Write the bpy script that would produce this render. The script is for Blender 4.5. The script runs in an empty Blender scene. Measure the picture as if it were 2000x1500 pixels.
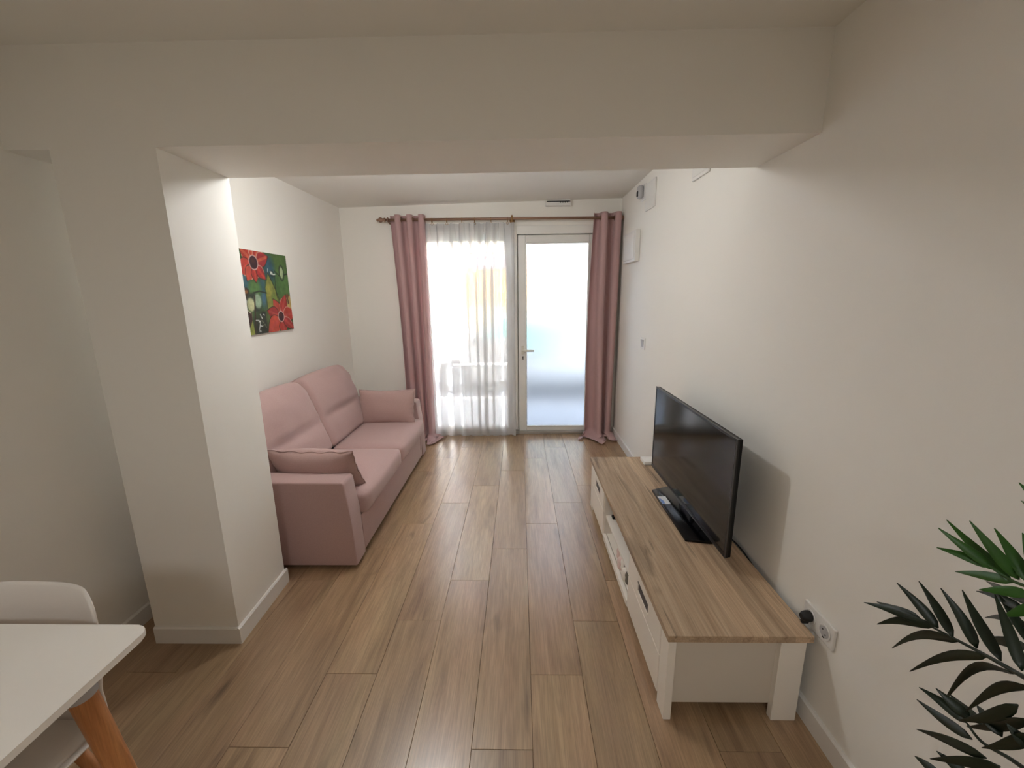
import bpy, bmesh, math, random
import numpy as np
from mathutils import Vector, Matrix, noise as mnoise

C = bpy.context.scene.collection
SC = bpy.context.scene
PI = math.pi
R = random.Random(7)

# ------------------------------------------------------------------ camera, sky, sun, fill lights, exposure
PITCH, YAW, ROLL, FPX = 0.2118, -0.0194, -0.0108, 815.0
fw = Vector((math.sin(YAW)*math.cos(PITCH), math.cos(YAW)*math.cos(PITCH), -math.sin(PITCH)))
rt = Vector((math.cos(YAW), -math.sin(YAW), 0))
up = rt.cross(fw)
r2 = rt*math.cos(ROLL) + up*math.sin(ROLL)
u2 = -rt*math.sin(ROLL) + up*math.cos(ROLL)
cam_d = bpy.data.cameras.new('camera'); cam = bpy.data.objects.new('camera', cam_d); C.objects.link(cam)
cam.matrix_world = Matrix(((r2.x, u2.x, -fw.x, 0), (r2.y, u2.y, -fw.y, 0), (r2.z, u2.z, -fw.z, 1.5), (0, 0, 0, 1)))
cam_d.sensor_width = 36.0; cam_d.lens = FPX/2000*36.0; cam_d.clip_start = .02
SC.camera = cam

world = bpy.data.worlds.new('sky'); SC.world = world; world.use_nodes = True
wn = world.node_tree; wn.nodes.clear()
wo = wn.nodes.new('ShaderNodeOutputWorld'); wb = wn.nodes.new('ShaderNodeBackground')
sky = wn.nodes.new('ShaderNodeTexSky'); sky.sky_type = 'NISHITA'; sky.sun_disc = False
sky.sun_elevation = math.radians(48); sky.sun_rotation = math.radians(200); sky.dust_density = 2.5
SKY_STRENGTH = 3.3
wb.inputs['Strength'].default_value = SKY_STRENGTH
hz = wn.nodes.new('ShaderNodeHueSaturation'); hz.inputs['Saturation'].default_value = .25   # hazy white sky
wn.links.new(sky.outputs[0], hz.inputs['Color']); wn.links.new(hz.outputs[0], wb.inputs['Color']); wn.links.new(wb.outputs[0], wo.inputs['Surface'])

def lamp(name, kind, loc, energy, color, size=None, rot=(0, 0, 0), size_y=None):
    d = bpy.data.lights.new(name, kind); d.energy = energy; d.color = color
    if kind == 'POINT': d.shadow_soft_size = size
    if kind == 'AREA':
        d.size = size
        if size_y: d.shape = 'RECTANGLE'; d.size_y = size_y
    o = bpy.data.objects.new(name, d); C.objects.link(o); o.location = loc; o.rotation_euler = rot
    return o
# the sun stands high behind the house: it lights the street and the houses opposite, not the room
sun = lamp('sun', 'SUN', (0, -5, 12), 2.8, (1, .95, .86), rot=(math.radians(40), 0, math.radians(-14)))
sun.data.angle = math.radians(.6)
lamp('rear_fill', 'AREA', (-.35, -1.3, 2.27), 6.2, (.97, .99, 1), .5)  # fill light added behind the viewer, no fixture known there
lamp('alcove_fill', 'POINT', (-.66, 2.34, 2.165), 7.3, (.97, .985, 1), .06)  # unseen fill added behind the beam to brighten the alcove, no pendant hangs there

SC.view_settings.view_transform = 'Standard'; SC.view_settings.look = 'None'
SC.view_settings.gamma = 1.0; SC.view_settings.use_curve_mapping = False
SC.view_settings.exposure = 1.62
SC.cycles.use_denoising = True
SC.cycles.max_bounces = 10; SC.cycles.diffuse_bounces = 6; SC.cycles.glossy_bounces = 4
SC.cycles.transmission_bounces = 8; SC.cycles.transparent_max_bounces = 24
SC.cycles.caustics_reflective = False; SC.cycles.caustics_refractive = True
SC.cycles.sample_clamp_indirect = 6.0

# ------------------------------------------------------------------ materials
def lin(c):
    return tuple(((v/255)/12.92 if v/255 <= .04045 else ((v/255+.055)/1.055)**2.4) for v in c)
def mat(name, rgb, rough=.6, spec=.5, metal=0.0, bump=None, var=None, sheen=0.0, coord='Object'):
    """rgb in sRGB 0-255; bump=(scale, strength, distance); var=(scale, amount)"""
    m = bpy.data.materials.new(name); m.use_nodes = True
    nt = m.node_tree; b = nt.nodes['Principled BSDF']
    c = (*lin(rgb), 1)
    b.inputs['Base Color'].default_value = c; b.inputs['Roughness'].default_value = rough
    b.inputs['Specular IOR Level'].default_value = spec; b.inputs['Metallic'].default_value = metal
    if sheen: b.inputs['Sheen Weight'].default_value = sheen; b.inputs['Sheen Roughness'].default_value = .5
    tc = nt.nodes.new('ShaderNodeTexCoord')
    if var:
        n = nt.nodes.new('ShaderNodeTexNoise'); n.inputs['Scale'].default_value = var[0]; n.inputs['Detail'].default_value = 4
        nt.links.new(tc.outputs[coord], n.inputs['Vector'])
        mr = nt.nodes.new('ShaderNodeMapRange'); mr.inputs['To Min'].default_value = 1-var[1]; mr.inputs['To Max'].default_value = 1+var[1]
        mr.inputs['From Min'].default_value = .3; mr.inputs['From Max'].default_value = .7
        nt.links.new(n.outputs['Fac'], mr.inputs['Value'])
        h = nt.nodes.new('ShaderNodeHueSaturation'); h.inputs['Color'].default_value = c
        nt.links.new(mr.outputs['Result'], h.inputs['Value']); nt.links.new(h.outputs['Color'], b.inputs['Base Color'])
    if bump:
        n2 = nt.nodes.new('ShaderNodeTexNoise'); n2.inputs['Scale'].default_value = bump[0]; n2.inputs['Detail'].default_value = 3
        nt.links.new(tc.outputs[coord], n2.inputs['Vector'])
        bp = nt.nodes.new('ShaderNodeBump'); bp.inputs['Strength'].default_value = bump[1]; bp.inputs['Distance'].default_value = bump[2]
        nt.links.new(n2.outputs['Fac'], bp.inputs['Height']); nt.links.new(bp.outputs['Normal'], b.inputs['Normal'])
    return m
def wood(name, light, mid, dark, axis='Y', rough=.4, spec=.4, grain=60., long=1.2, per_object=True, knots=.5, strips=None, hue=.5, pores=0.35):
    m = bpy.data.materials.new(name); m.use_nodes = True
    nt = m.node_tree; b = nt.nodes['Principled BSDF']; N = nt.nodes.new; L = nt.links.new
    b.inputs['Roughness'].default_value = rough; b.inputs['Specular IOR Level'].default_value = spec
    tc = N('ShaderNodeTexCoord'); add = N('ShaderNodeVectorMath'); add.operation = 'ADD'
    L(tc.outputs['Object'], add.inputs[0])
    oi = N('ShaderNodeObjectInfo')
    if per_object:
        cx = N('ShaderNodeCombineXYZ'); mu = N('ShaderNodeMath'); mu.operation = 'MULTIPLY'; mu.inputs[1].default_value = 57.3
        mu2 = N('ShaderNodeMath'); mu2.operation = 'MULTIPLY'; mu2.inputs[1].default_value = 311.7
        L(oi.outputs['Random'], mu.inputs[0]); L(oi.outputs['Random'], mu2.inputs[0])
        L(mu.outputs[0], cx.inputs[0]); L(mu2.outputs[0], cx.inputs[1]); L(mu.outputs[0], cx.inputs[2]); L(cx.outputs[0], add.inputs[1])
    def tex(sx, sl, detail=4, rough_=.55, dist=0.):
        mp = N('ShaderNodeMapping'); s = {'Y': (sx, sl, sx), 'X': (sl, sx, sx), 'Z': (sx, sx, sl)}[axis]
        mp.inputs['Scale'].default_value = s; L(add.outputs[0], mp.inputs['Vector'])
        n = N('ShaderNodeTexNoise'); n.inputs['Scale'].default_value = 1; n.inputs['Detail'].default_value = detail
        n.inputs['Roughness'].default_value = rough_; n.inputs['Distortion'].default_value = dist; L(mp.outputs[0], n.inputs['Vector']); return n
    broad = tex(9, .9*long, 3, .5, .6); cath = tex(26, 1.5*long, 4, .6, 1.4); fine = tex(grain*4, 6*long, 3, .6, .2)
    ramp = N('ShaderNodeValToRGB'); e = ramp.color_ramp.elements
    e[0].position = .30; e[0].color = (*lin(dark), 1); e[1].position = .68; e[1].color = (*lin(light), 1)
    k = e.new(.48); k.color = (*lin(mid), 1)
    mx = N('ShaderNodeMath'); mx.operation = 'MULTIPLY_ADD'; mx.inputs[1].default_value = .5
    m2 = N('ShaderNodeMath'); m2.operation = 'MULTIPLY'; m2.inputs[1].default_value = .5; L(cath.outputs['Fac'], m2.inputs[0])
    L(broad.outputs['Fac'], mx.inputs[0]); L(m2.outputs[0], mx.inputs[2]); L(mx.outputs[0], ramp.inputs[0])
    col = ramp.outputs['Color']
    # fine pores
    pr = N('ShaderNodeMapRange'); pr.inputs['From Min'].default_value = .35; pr.inputs['From Max'].default_value = .62
    pr.inputs['To Min'].default_value = 1-pores; pr.inputs['To Max'].default_value = 1.06; L(fine.outputs['Fac'], pr.inputs['Value'])
    hs = N('ShaderNodeHueSaturation'); L(col, hs.inputs['Color']); L(pr.outputs['Result'], hs.inputs['Value']); col = hs.outputs['Color']
    # knots: sparse dark smudges
    kn = tex(7, 2.4, 2, .5, .8); kr = N('ShaderNodeMapRange'); kr.inputs['From Min'].default_value = .66; kr.inputs['From Max'].default_value = .78
    kr.inputs['To Min'].default_value = 1; kr.inputs['To Max'].default_value = 1-knots; L(kn.outputs['Fac'], kr.inputs['Value'])
    h2 = N('ShaderNodeHueSaturation'); L(col, h2.inputs['Color']); L(kr.outputs['Result'], h2.inputs['Value']); col = h2.outputs['Color']
    if strips:
        ck = tex(24, 1.3, 4, .6, 1.2); cr = N('ShaderNodeMapRange'); cr.inputs['From Min'].default_value = .60; cr.inputs['From Max'].default_value = .70   # dark cracks along the grain
        cr.inputs['To Min'].default_value = 1; cr.inputs['To Max'].default_value = .58; L(ck.outputs['Fac'], cr.inputs['Value'])
        h6 = N('ShaderNodeHueSaturation'); L(col, h6.inputs['Color']); L(cr.outputs['Result'], h6.inputs['Value']); col = h6.outputs['Color']
        mp = N('ShaderNodeMapping'); mp.inputs['Scale'].default_value = (strips, 0, 0) if axis == 'Y' else (0, strips, 0); L(add.outputs[0], mp.inputs['Vector'])
        wn_ = N('ShaderNodeTexWhiteNoise'); wn_.noise_dimensions = '1D'
        sp = N('ShaderNodeSeparateXYZ'); L(mp.outputs[0], sp.inputs[0]); fl = N('ShaderNodeMath'); fl.operation = 'FLOOR'
        L(sp.outputs[0 if axis == 'Y' else 1], fl.inputs[0]); L(fl.outputs[0], wn_.inputs['W'])
        mr = N('ShaderNodeMapRange'); mr.inputs['To Min'].default_value = .76; mr.inputs['To Max'].default_value = 1.16; L(wn_.outputs['Value'], mr.inputs['Value'])
        h3 = N('ShaderNodeHueSaturation'); L(col, h3.inputs['Color']); L(mr.outputs['Result'], h3.inputs['Value']); col = h3.outputs['Color']
    if per_object:
        mr = N('ShaderNodeMapRange'); mr.inputs['To Min'].default_value = .88; mr.inputs['To Max'].default_value = 1.10; L(oi.outputs['Random'], mr.inputs['Value'])
        h4 = N('ShaderNodeHueSaturation'); L(col, h4.inputs['Color']); L(mr.outputs['Result'], h4.inputs['Value']); col = h4.outputs['Color']
    if hue != .5:        # patches that lean pinkish or olive
        hn = tex(5, .7, 2, .5, .5); hr = N('ShaderNodeMapRange'); hr.inputs['From Min'].default_value = .3; hr.inputs['From Max'].default_value = .7
        hr.inputs['To Min'].default_value = .494; hr.inputs['To Max'].default_value = .509; L(hn.outputs['Fac'], hr.inputs['Value'])
        h5 = N('ShaderNodeHueSaturation'); L(col, h5.inputs['Color']); L(hr.outputs['Result'], h5.inputs['Hue']); col = h5.outputs['Color']
    L(col, b.inputs['Base Color'])
    bp = N('ShaderNodeBump'); bp.inputs['Strength'].default_value = .12; bp.inputs['Distance'].default_value = .0012
    L(fine.outputs['Fac'], bp.inputs['Height']); L(bp.outputs['Normal'], b.inputs['Normal'])
    return m
def fabric(name, rgb, weave=900., rough=.9, var=.06, bump=.25):
    m = mat(name, rgb, rough, .2, bump=(weave, bump, .0008), var=(weave*.35, var), sheen=.25)
    return m
def nodes_mat(name):
    m = bpy.data.materials.new(name); m.use_nodes = True; nt = m.node_tree; nt.nodes.clear()
    return m, nt, nt.nodes.new('ShaderNodeOutputMaterial')
def glass_mat(name, tint=(1, 1, 1), ior=1.45):
    m, nt, o = nodes_mat(name)
    t = nt.nodes.new('ShaderNodeBsdfTransparent'); t.inputs[0].default_value = (*tint, 1)
    g = nt.nodes.new('ShaderNodeBsdfGlossy'); g.inputs['Roughness'].default_value = .02
    f = nt.nodes.new('ShaderNodeFresnel'); f.inputs['IOR'].default_value = ior; mx = nt.nodes.new('ShaderNodeMixShader')
    nt.links.new(f.outputs[0], mx.inputs[0]); nt.links.new(t.outputs[0], mx.inputs[1]); nt.links.new(g.outputs[0], mx.inputs[2])
    nt.links.new(mx.outputs[0], o.inputs['Surface']); return m
def frosted_mat(name):
    m, nt, o = nodes_mat(name)
    rf = nt.nodes.new('ShaderNodeBsdfRefraction'); rf.inputs['IOR'].default_value = 1.25; rf.inputs['Roughness'].default_value = .62
    rf.inputs['Color'].default_value = (.125, .142, .166, 1)
    tr = nt.nodes.new('ShaderNodeBsdfTranslucent'); tr.inputs[0].default_value = (.062, .074, .092, 1)
    gl = nt.nodes.new('ShaderNodeBsdfGlossy'); gl.inputs['Roughness'].default_value = .12
    m1 = nt.nodes.new('ShaderNodeMixShader'); m1.inputs[0].default_value = .30
    m2 = nt.nodes.new('ShaderNodeMixShader'); m2.inputs[0].default_value = .05
    nt.links.new(rf.outputs[0], m1.inputs[1]); nt.links.new(tr.outputs[0], m1.inputs[2])
    nt.links.new(m1.outputs[0], m2.inputs[1]); nt.links.new(gl.outputs[0], m2.inputs[2]); nt.links.new(m2.outputs[0], o.inputs['Surface'])
    return m
def sheer_mat(name, open_=.36):
    m, nt, o = nodes_mat(name)
    df = nt.nodes.new('ShaderNodeBsdfDiffuse'); df.inputs[0].default_value = (.9, .9, .9, 1)
    tl = nt.nodes.new('ShaderNodeBsdfTranslucent'); tl.inputs[0].default_value = (.45, .45, .45, 1)
    tp = nt.nodes.new('ShaderNodeBsdfTransparent')
    a = nt.nodes.new('ShaderNodeMixShader'); a.inputs[0].default_value = .40
    b = nt.nodes.new('ShaderNodeMixShader'); b.inputs[0].default_value = open_
    nt.links.new(df.outputs[0], a.inputs[1]); nt.links.new(tl.outputs[0], a.inputs[2])
    nt.links.new(a.outputs[0], b.inputs[1]); nt.links.new(tp.outputs[0], b.inputs[2]); nt.links.new(b.outputs[0], o.inputs['Surface'])
    return m
def curtain_mat(name, rgb):
    m = mat(name, rgb, .85, .15, bump=(700, .15, .0006), var=(300, .04), sheen=.3)
    nt = m.node_tree; o = nt.nodes['Material Output']; b = nt.nodes['Principled BSDF']
    tl = nt.nodes.new('ShaderNodeBsdfTranslucent'); tl.inputs[0].default_value = (*lin(rgb), 1)
    mx = nt.nodes.new('ShaderNodeMixShader'); mx.inputs[0].default_value = .12
    nt.links.new(b.outputs[0], mx.inputs[1]); nt.links.new(tl.outputs[0], mx.inputs[2]); nt.links.new(mx.outputs[0], o.inputs['Surface'])
    return m

M = dict(
    wall=mat('wall_paint', (238, 235, 228), .85, .25, bump=(260, .10, .0012)),
    ceiling=mat('ceiling_paint', (238, 236, 230), .9, .2, bump=(260, .08, .001)),
    trim=mat('white_trim_paint', (232, 229, 224), .45, .4),
    subfloor=mat('subfloor', (70, 52, 38), .9),
    oak=wood('oak_floor', (182, 152, 119), (163, 133, 102), (128, 99, 74), rough=.28, spec=1.0, knots=.45, pores=.22, hue=1),
    top=wood('oak_furniture_top', (214, 188, 158), (194, 166, 136), (124, 98, 76), rough=.5, spec=.35, per_object=False, knots=.55, strips=11., long=.7, pores=.18),
    pink=fabric('pink_upholstery', (182, 152, 148)),
    pinkdark=mat('sofa_underside', (24, 20, 20), .9),
    pillow=fabric('pink_pillow_cloth', (180, 150, 145), 800),
    curtain=curtain_mat('pink_curtain_cloth', (200, 166, 165)),
    sheer=sheer_mat('sheer_white_voile'),
    rod=mat('bronze_rod_paint', (150, 118, 98), .4, .5, .35, bump=(300, .1, .0005)),
    brass=mat('antique_brass', (150, 116, 74), .35, .5, .8),
    pvc=mat('white_plastic_frame', (232, 230, 225), .35, .5),
    plastic=mat('white_plastic', (228, 226, 222), .4, .5),
    greyplastic=mat('pale_grey_plastic', (176, 176, 178), .45, .5),
    hub=mat('grey_hubcap', (84, 86, 88), .4, .5, .4),
    alu=mat('aluminium', (190, 188, 184), .35, .5, .7),
    rubber=mat('black_rubber', (24, 24, 25), .6),
    glass=glass_mat('clear_glass'), frosted=frosted_mat('frosted_glass'),
    handle=mat('cream_handle', (226, 222, 208), .3, .5),
    dark=mat('dark_slot', (40, 38, 38), .6),
    white_lac=mat('white_lacquer', (238, 231, 220), .45, .4, var=(6, .015)),
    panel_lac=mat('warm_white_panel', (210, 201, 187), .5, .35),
    slot=mat('brushed_grey_handle', (70, 66, 66), .45, .4, .3),
    tvblack=mat('black_plastic', (7, 7, 8), .45, .25),
    tvgloss=mat('gloss_black', (5, 5, 7), .16, .3),
    screen=mat('tv_screen', (14, 11, 9), .09, .5),
    bezel=mat('dark_bezel', (18, 17, 17), .3, .4),
    chrome=mat('grey_metal_edge', (84, 82, 80), .35, .5, .6),
    sticker=mat('white_sticker', (232, 234, 236), .4), stickerblue=mat('blue_sticker_print', (122, 152, 205), .4),
    table=mat('white_table_laminate', (240, 235, 227), .5, .35, bump=(500, .05, .0005)),
    shell=mat('white_chair_shell', (226, 219, 212), .5, .4),
    beech=wood('beech_leg', (198, 142, 92), (182, 122, 74), (150, 96, 56), axis='Z', rough=.45, per_object=False, knots=.1, pores=.15),
    leaf=mat('palm_leaf', (52, 96, 32), .42, .45, var=(14, .25)),
    leafshade=mat('palm_leaf_shaded', (24, 38, 22), .42, .45, var=(14, .25)),  # darker copy of the leaf green, the dim corner's shade put into the colour
    stem=mat('palm_stem', (58, 84, 40), .55),
    pot=mat('grey_planter', (150, 146, 140), .6, bump=(90, .2, .002)), soil=mat('potting_soil', (46, 34, 26), .95, bump=(120, .8, .01)),
    canvas=mat('canvas_edge', (206, 204, 196), .8),
    clothpink=mat('striped_cloth_pink', (226, 200, 192), .9), clothgrey=mat('striped_cloth_grey', (110, 104, 94), .9), clothwhite=mat('striped_cloth_white', (232, 226, 216), .9),
    asphalt=mat('asphalt', (82, 85, 92), .9, bump=(80, .3, .004), var=(20, .08)),
    paving=mat('pavement_concrete', (150, 150, 150), .9, var=(9, .08)),
    facade=mat('pale_render', (196, 188, 178), .9, var=(3, .05)), facade2=mat('pale_blue_render', (172, 178, 194), .9, var=(3, .05)),
    cornice=mat('stone_cornice', (206, 200, 192), .85), yellow=mat('yellow_shutter', (214, 170, 96), .5, .4), palelow=mat('pale_yellow_render', (206, 190, 140), .85),
    signwhite=mat('sign_white', (244, 240, 236), .6), purple=mat('plum_paint', (116, 78, 92), .6),
    winglass=mat('dark_window_glass', (92, 104, 118), .12, .6),
    carsilver=mat('silver_car_paint', (150, 150, 148), .3, .6, .3), carwhite=mat('white_car_paint', (236, 238, 238), .25, .5),
    carglass=mat('tinted_car_glass', (96, 148, 140), .06, .8), tyre=mat('tyre_rubber', (30, 30, 31), .8),
)

# ------------------------------------------------------------------ helpers
def tag(o, label=None, cat=None, group=None, kind=None):
    if label: o['label'] = label
    if cat: o['category'] = cat
    if group: o['group'] = group
    if kind: o['kind'] = kind
    return o
def thing(name, label, cat, loc=(0, 0, 0), group=None, kind=None):
    o = bpy.data.objects.new(name, None); C.objects.link(o); o.location = loc; o.empty_display_size = .1
    return tag(o, label, cat, group, kind)
def wloc(o):
    v = Vector((0, 0, 0))
    while o is not None: v += o.location; o = o.parent
    return v
def obj(name, bm, m, parent=None, smooth=False, loc=None, local=False, angle=None):
    """bm is in world coordinates (or in the thing's own when local); origin at the parent's base"""
    base = wloc(parent) if parent is not None else Vector(loc or (0, 0, 0))
    if not local:
        bmesh.ops.translate(bm, verts=bm.verts, vec=-base)
    bmesh.ops.recalc_face_normals(bm, faces=bm.faces)
    me = bpy.data.meshes.new(name); bm.to_mesh(me); bm.free()
    for i in (m if isinstance(m, (list, tuple)) else [m]): me.materials.append(M[i] if isinstance(i, str) else i)
    if smooth:
        for p in me.polygons: p.use_smooth = True
    o = bpy.data.objects.new(name, me); C.objects.link(o)
    if parent is not None: o.parent = parent
    else: o.location = base
    if angle:
        md = o.modifiers.new('edges', 'EDGE_SPLIT'); md.split_angle = math.radians(angle)
    return o
def B(): return bmesh.new()
def box(bm, x0, x1, y0, y1, z0, z1, bev=0.0, seg=1, mi=0):
    x0, x1 = min(x0, x1), max(x0, x1); y0, y1 = min(y0, y1), max(y0, y1); z0, z1 = min(z0, z1), max(z0, z1)
    v = [bm.verts.new((x, y, z)) for x in (x0, x1) for y in (y0, y1) for z in (z0, z1)]
    fs = [bm.faces.new([v[i] for i in q]) for q in ((0, 1, 3, 2), (4, 6, 7, 5), (0, 4, 5, 1), (2, 3, 7, 6), (0, 2, 6, 4), (1, 5, 7, 3))]
    for f in fs: f.material_index = mi
    if bev > 0:
        es = list({e for f in fs for e in f.edges})
        bmesh.ops.bevel(bm, geom=es, offset=bev, segments=seg, affect='EDGES', profile=.5, clamp_overlap=True)
    return v
def hexa(bm, p, mi=0):
    """8 points: bottom 4 (ccw) then top 4"""
    v = [bm.verts.new(q) for q in p]
    for q in ((0, 3, 2, 1), (4, 5, 6, 7), (0, 1, 5, 4), (1, 2, 6, 5), (2, 3, 7, 6), (3, 0, 4, 7)):
        bm.faces.new([v[i] for i in q]).material_index = mi
    return v
def prism(bm, poly, ax, a, b, bev=0.0, seg=2, mi=0):
    """poly in the two other axes (in xyz order), extruded along axis ax from a to b"""
    def P(p, t):
        q = list(p); q.insert(ax, t); return q
    lo = [bm.verts.new(P(p, a)) for p in poly]; hi = [bm.verts.new(P(p, b)) for p in poly]
    n = len(poly); fs = [bm.faces.new(lo), bm.faces.new(hi[::-1])]
    for i in range(n): fs.append(bm.faces.new((lo[i], hi[i], hi[(i+1) % n], lo[(i+1) % n])))
    for f in fs: f.material_index = mi
    if bev > 0:
        es = list({e for f in fs for e in f.edges})
        bmesh.ops.bevel(bm, geom=es, offset=bev, segments=seg, affect='EDGES', profile=.5, clamp_overlap=True)
def tube(bm, pts, r, n=10, cap=True, mi=0):
    pts = [Vector(p) for p in pts]; rs = r if isinstance(r, (list, tuple)) else [r]*len(pts)
    rings = []; ref = None
    for i, p in enumerate(pts):
        t = (pts[min(i+1, len(pts)-1)]-pts[max(i-1, 0)]).normalized()
        if ref is None:
            ref = t.cross(Vector((0, 0, 1)))
            if ref.length < 1e-3: ref = t.cross(Vector((1, 0, 0)))
        ref = (ref - t*ref.dot(t)).normalized(); bi = t.cross(ref)
        rings.append([bm.verts.new(p+ref*math.cos(2*PI*k/n)*rs[i]+bi*math.sin(2*PI*k/n)*rs[i]) for k in range(n)])
    for a, b in zip(rings, rings[1:]):
        for k in range(n): bm.faces.new((a[k], a[(k+1) % n], b[(k+1) % n], b[k])).material_index = mi
    if cap: bm.faces.new(rings[0][::-1]).material_index = mi; bm.faces.new(rings[-1]).material_index = mi
def lathe(bm, prof, c, ax=2, n=24, mi=0):
    """prof = [(radius, height)] around an axis through c"""
    rings = []
    for r, h in prof:
        ring = []
        for k in range(n):
            a = 2*PI*k/n; u, v = r*math.cos(a), r*math.sin(a)
            q = {2: (u, v, h), 0: (h, u, v), 1: (u, h, v)}[ax]
            ring.append(bm.verts.new(Vector(c)+Vector(q)))
        rings.append(ring)
    for a, b in zip(rings, rings[1:]):
        for k in range(n): bm.faces.new((a[k], a[(k+1) % n], b[(k+1) % n], b[k])).material_index = mi
    bm.faces.new(rings[0][::-1]).material_index = mi; bm.faces.new(rings[-1]).material_index = mi
def torus(bm, c, Rr, r, ax=0, n=20, m=8):
    g = []
    for i in range(n):
        a = 2*PI*i/n; row = []
        for j in range(m):
            b = 2*PI*j/m; d = Rr+r*math.cos(b); u, v, w = d*math.cos(a), d*math.sin(a), r*math.sin(b)
            q = {0: (w, u, v), 1: (u, w, v), 2: (u, v, w)}[ax]; row.append(bm.verts.new(Vector(c)+Vector(q)))
        g.append(row)
    for i in range(n):
        for j in range(m): bm.faces.new((g[i][j], g[(i+1) % n][j], g[(i+1) % n][(j+1) % m], g[i][(j+1) % m]))
def soft_box(bm, c, size, r=.04, n=10, puff=(0, 0, 0), fn=None):
    """a rounded, puffed box: cube grid, corners rounded by r, each face bulging by puff along its axis; fn(p_local_unit, p) -> p"""
    sx, sy, sz = [s/2 for s in size]
    t = bmesh.new(); bmesh.ops.create_cube(t, size=2.0)
    bmesh.ops.subdivide_edges(t, edges=t.edges, cuts=n, use_grid_fill=True)
    mp = {}
    for v in t.verts:
        q = v.co.copy(); h = (sx, sy, sz)
        # concentrate grid lines near the edges
        q = Vector([math.copysign(1-(1-abs(a))**1.25, a) for a in q])
        p = Vector((q.x*sx, q.y*sy, q.z*sz)); inner = Vector([max(-(h[i]-r), min(h[i]-r, p[i])) for i in range(3)])
        d = p-inner
        if d.length > 1e-9: p = inner+d.normalized()*r
        p.x += math.copysign(puff[0], q.x)*(1-q.y**2)*(1-q.z**2)*(abs(q.x) > .5)
        p.y += math.copysign(puff[1], q.y)*(1-q.x**2)*(1-q.z**2)*(abs(q.y) > .5)
        p.z += math.copysign(puff[2], q.z)*(1-q.x**2)*(1-q.y**2)*(abs(q.z) > .5)
        if fn: p = fn(q, p)
        mp[v] = bm.verts.new(Vector(c)+p)
    for f in t.faces: bm.faces.new([mp[v] for v in f.verts])
    t.free()
def grid(bm, nu, nv, f, mi=0):
    g = [[bm.verts.new(f(i/nu, j/nv)) for j in range(nv+1)] for i in range(nu+1)]
    for i in range(nu):
        for j in range(nv): bm.faces.new((g[i][j], g[i+1][j], g[i+1][j+1], g[i][j+1])).material_index = mi
    return g
def subsurf(o, lv=1):
    m = o.modifiers.new('smooth', 'SUBSURF'); m.levels = lv; m.render_levels = lv; return o
def copy_tree(o, parent=None):
    c = o.copy(); C.objects.link(c)
    if parent is not None: c.parent = parent
    for ch in list(o.children): copy_tree(ch, c)
    return c

# ------------------------------------------------------------------ the room
XL, XR, YF, YB = -1.785, 1.0123, 4.384, -2.6
Y0, Y1, XC0, XC1, XC1B = 1.5547, 1.946, -1.6236, -1.2491, -1.2632
ZB0, ZB1, ZC, ZA0, ZA1 = 2.0064, 2.0161, 2.3223, 2.356, 2.4068
def struct(name, bm, m, label, cat, parent=None):
    o = obj(name, bm, m, parent); tag(o, label, cat, kind='structure'); return o
b = B(); box(b, XL-.18, XL, YB-.2, YF+.2, -.15, 2.7)
struct('wall_left', b, 'wall', 'long white wall on the sofa side behind the column', 'wall')
b = B(); box(b, XR, XR+.18, YB-.2, YF+.2, -.15, 2.7)
struct('wall_right', b, 'wall', 'long white wall behind the television', 'wall')
b = B(); box(b, XL, XR, YB-.2, YB, -.15, 2.7)
struct('wall_back', b, 'wall', 'white wall behind the viewer', 'wall')
FX0, FX1, FZ = -1.225, .80, 2.165         # the opening for window and door
b = B(); box(b, XL, FX0, YF, YF+.2, -.15, 2.7); box(b, FX1, XR, YF, YF+.2, -.15, 2.7); box(b, FX0, FX1, YF, YF+.2, FZ, 2.7)
struct('wall_far', b, 'wall', 'white end wall with the window and glass door in it', 'wall')
b = B(); box(b, XL, XR, YB, Y0+.1, ZC, 2.6)
struct('ceiling', b, 'ceiling', 'lower dim white ceiling in front of the beam', 'ceiling')
b = B(); hexa(b, [(XL, Y1-.1, ZA0), (XR, Y1-.1, ZA1), (XR, YF, ZA1), (XL, YF, ZA0), (XL, Y1-.1, 2.6), (XR, Y1-.1, 2.6), (XR, YF, 2.6), (XL, YF, 2.6)])
struct('ceiling', b, 'ceiling', 'bright white ceiling between the beam and the end wall', 'ceiling')
# beam and column are one plastered body: an L-shaped front drawn through the wall's depth
def zbx(x): return ZB0+(ZB1-ZB0)*(x-XL)/(XR-XL)
b = B(); fr = [(XL, zbx(XL)), (XC0, zbx(XC0)), (XC0, 0), (XC1, 0), (XC1, zbx(XC1)), (XR, zbx(XR)), (XR, 2.6), (XL, 2.6)]
lo = [b.verts.new((x, Y0, z)) for x, z in fr]; hi = [b.verts.new((XC1B if abs(x-XC1) < 1e-6 else x, Y1, z)) for x, z in fr]
b.faces.new(lo); b.faces.new(hi[::-1])
for i in range(8): b.faces.new((lo[i], hi[i], hi[(i+1) % 8], lo[(i+1) % 8]))
struct('beam', b, 'wall', 'wide white plastered beam with its column crossing the room', 'beam')

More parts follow.
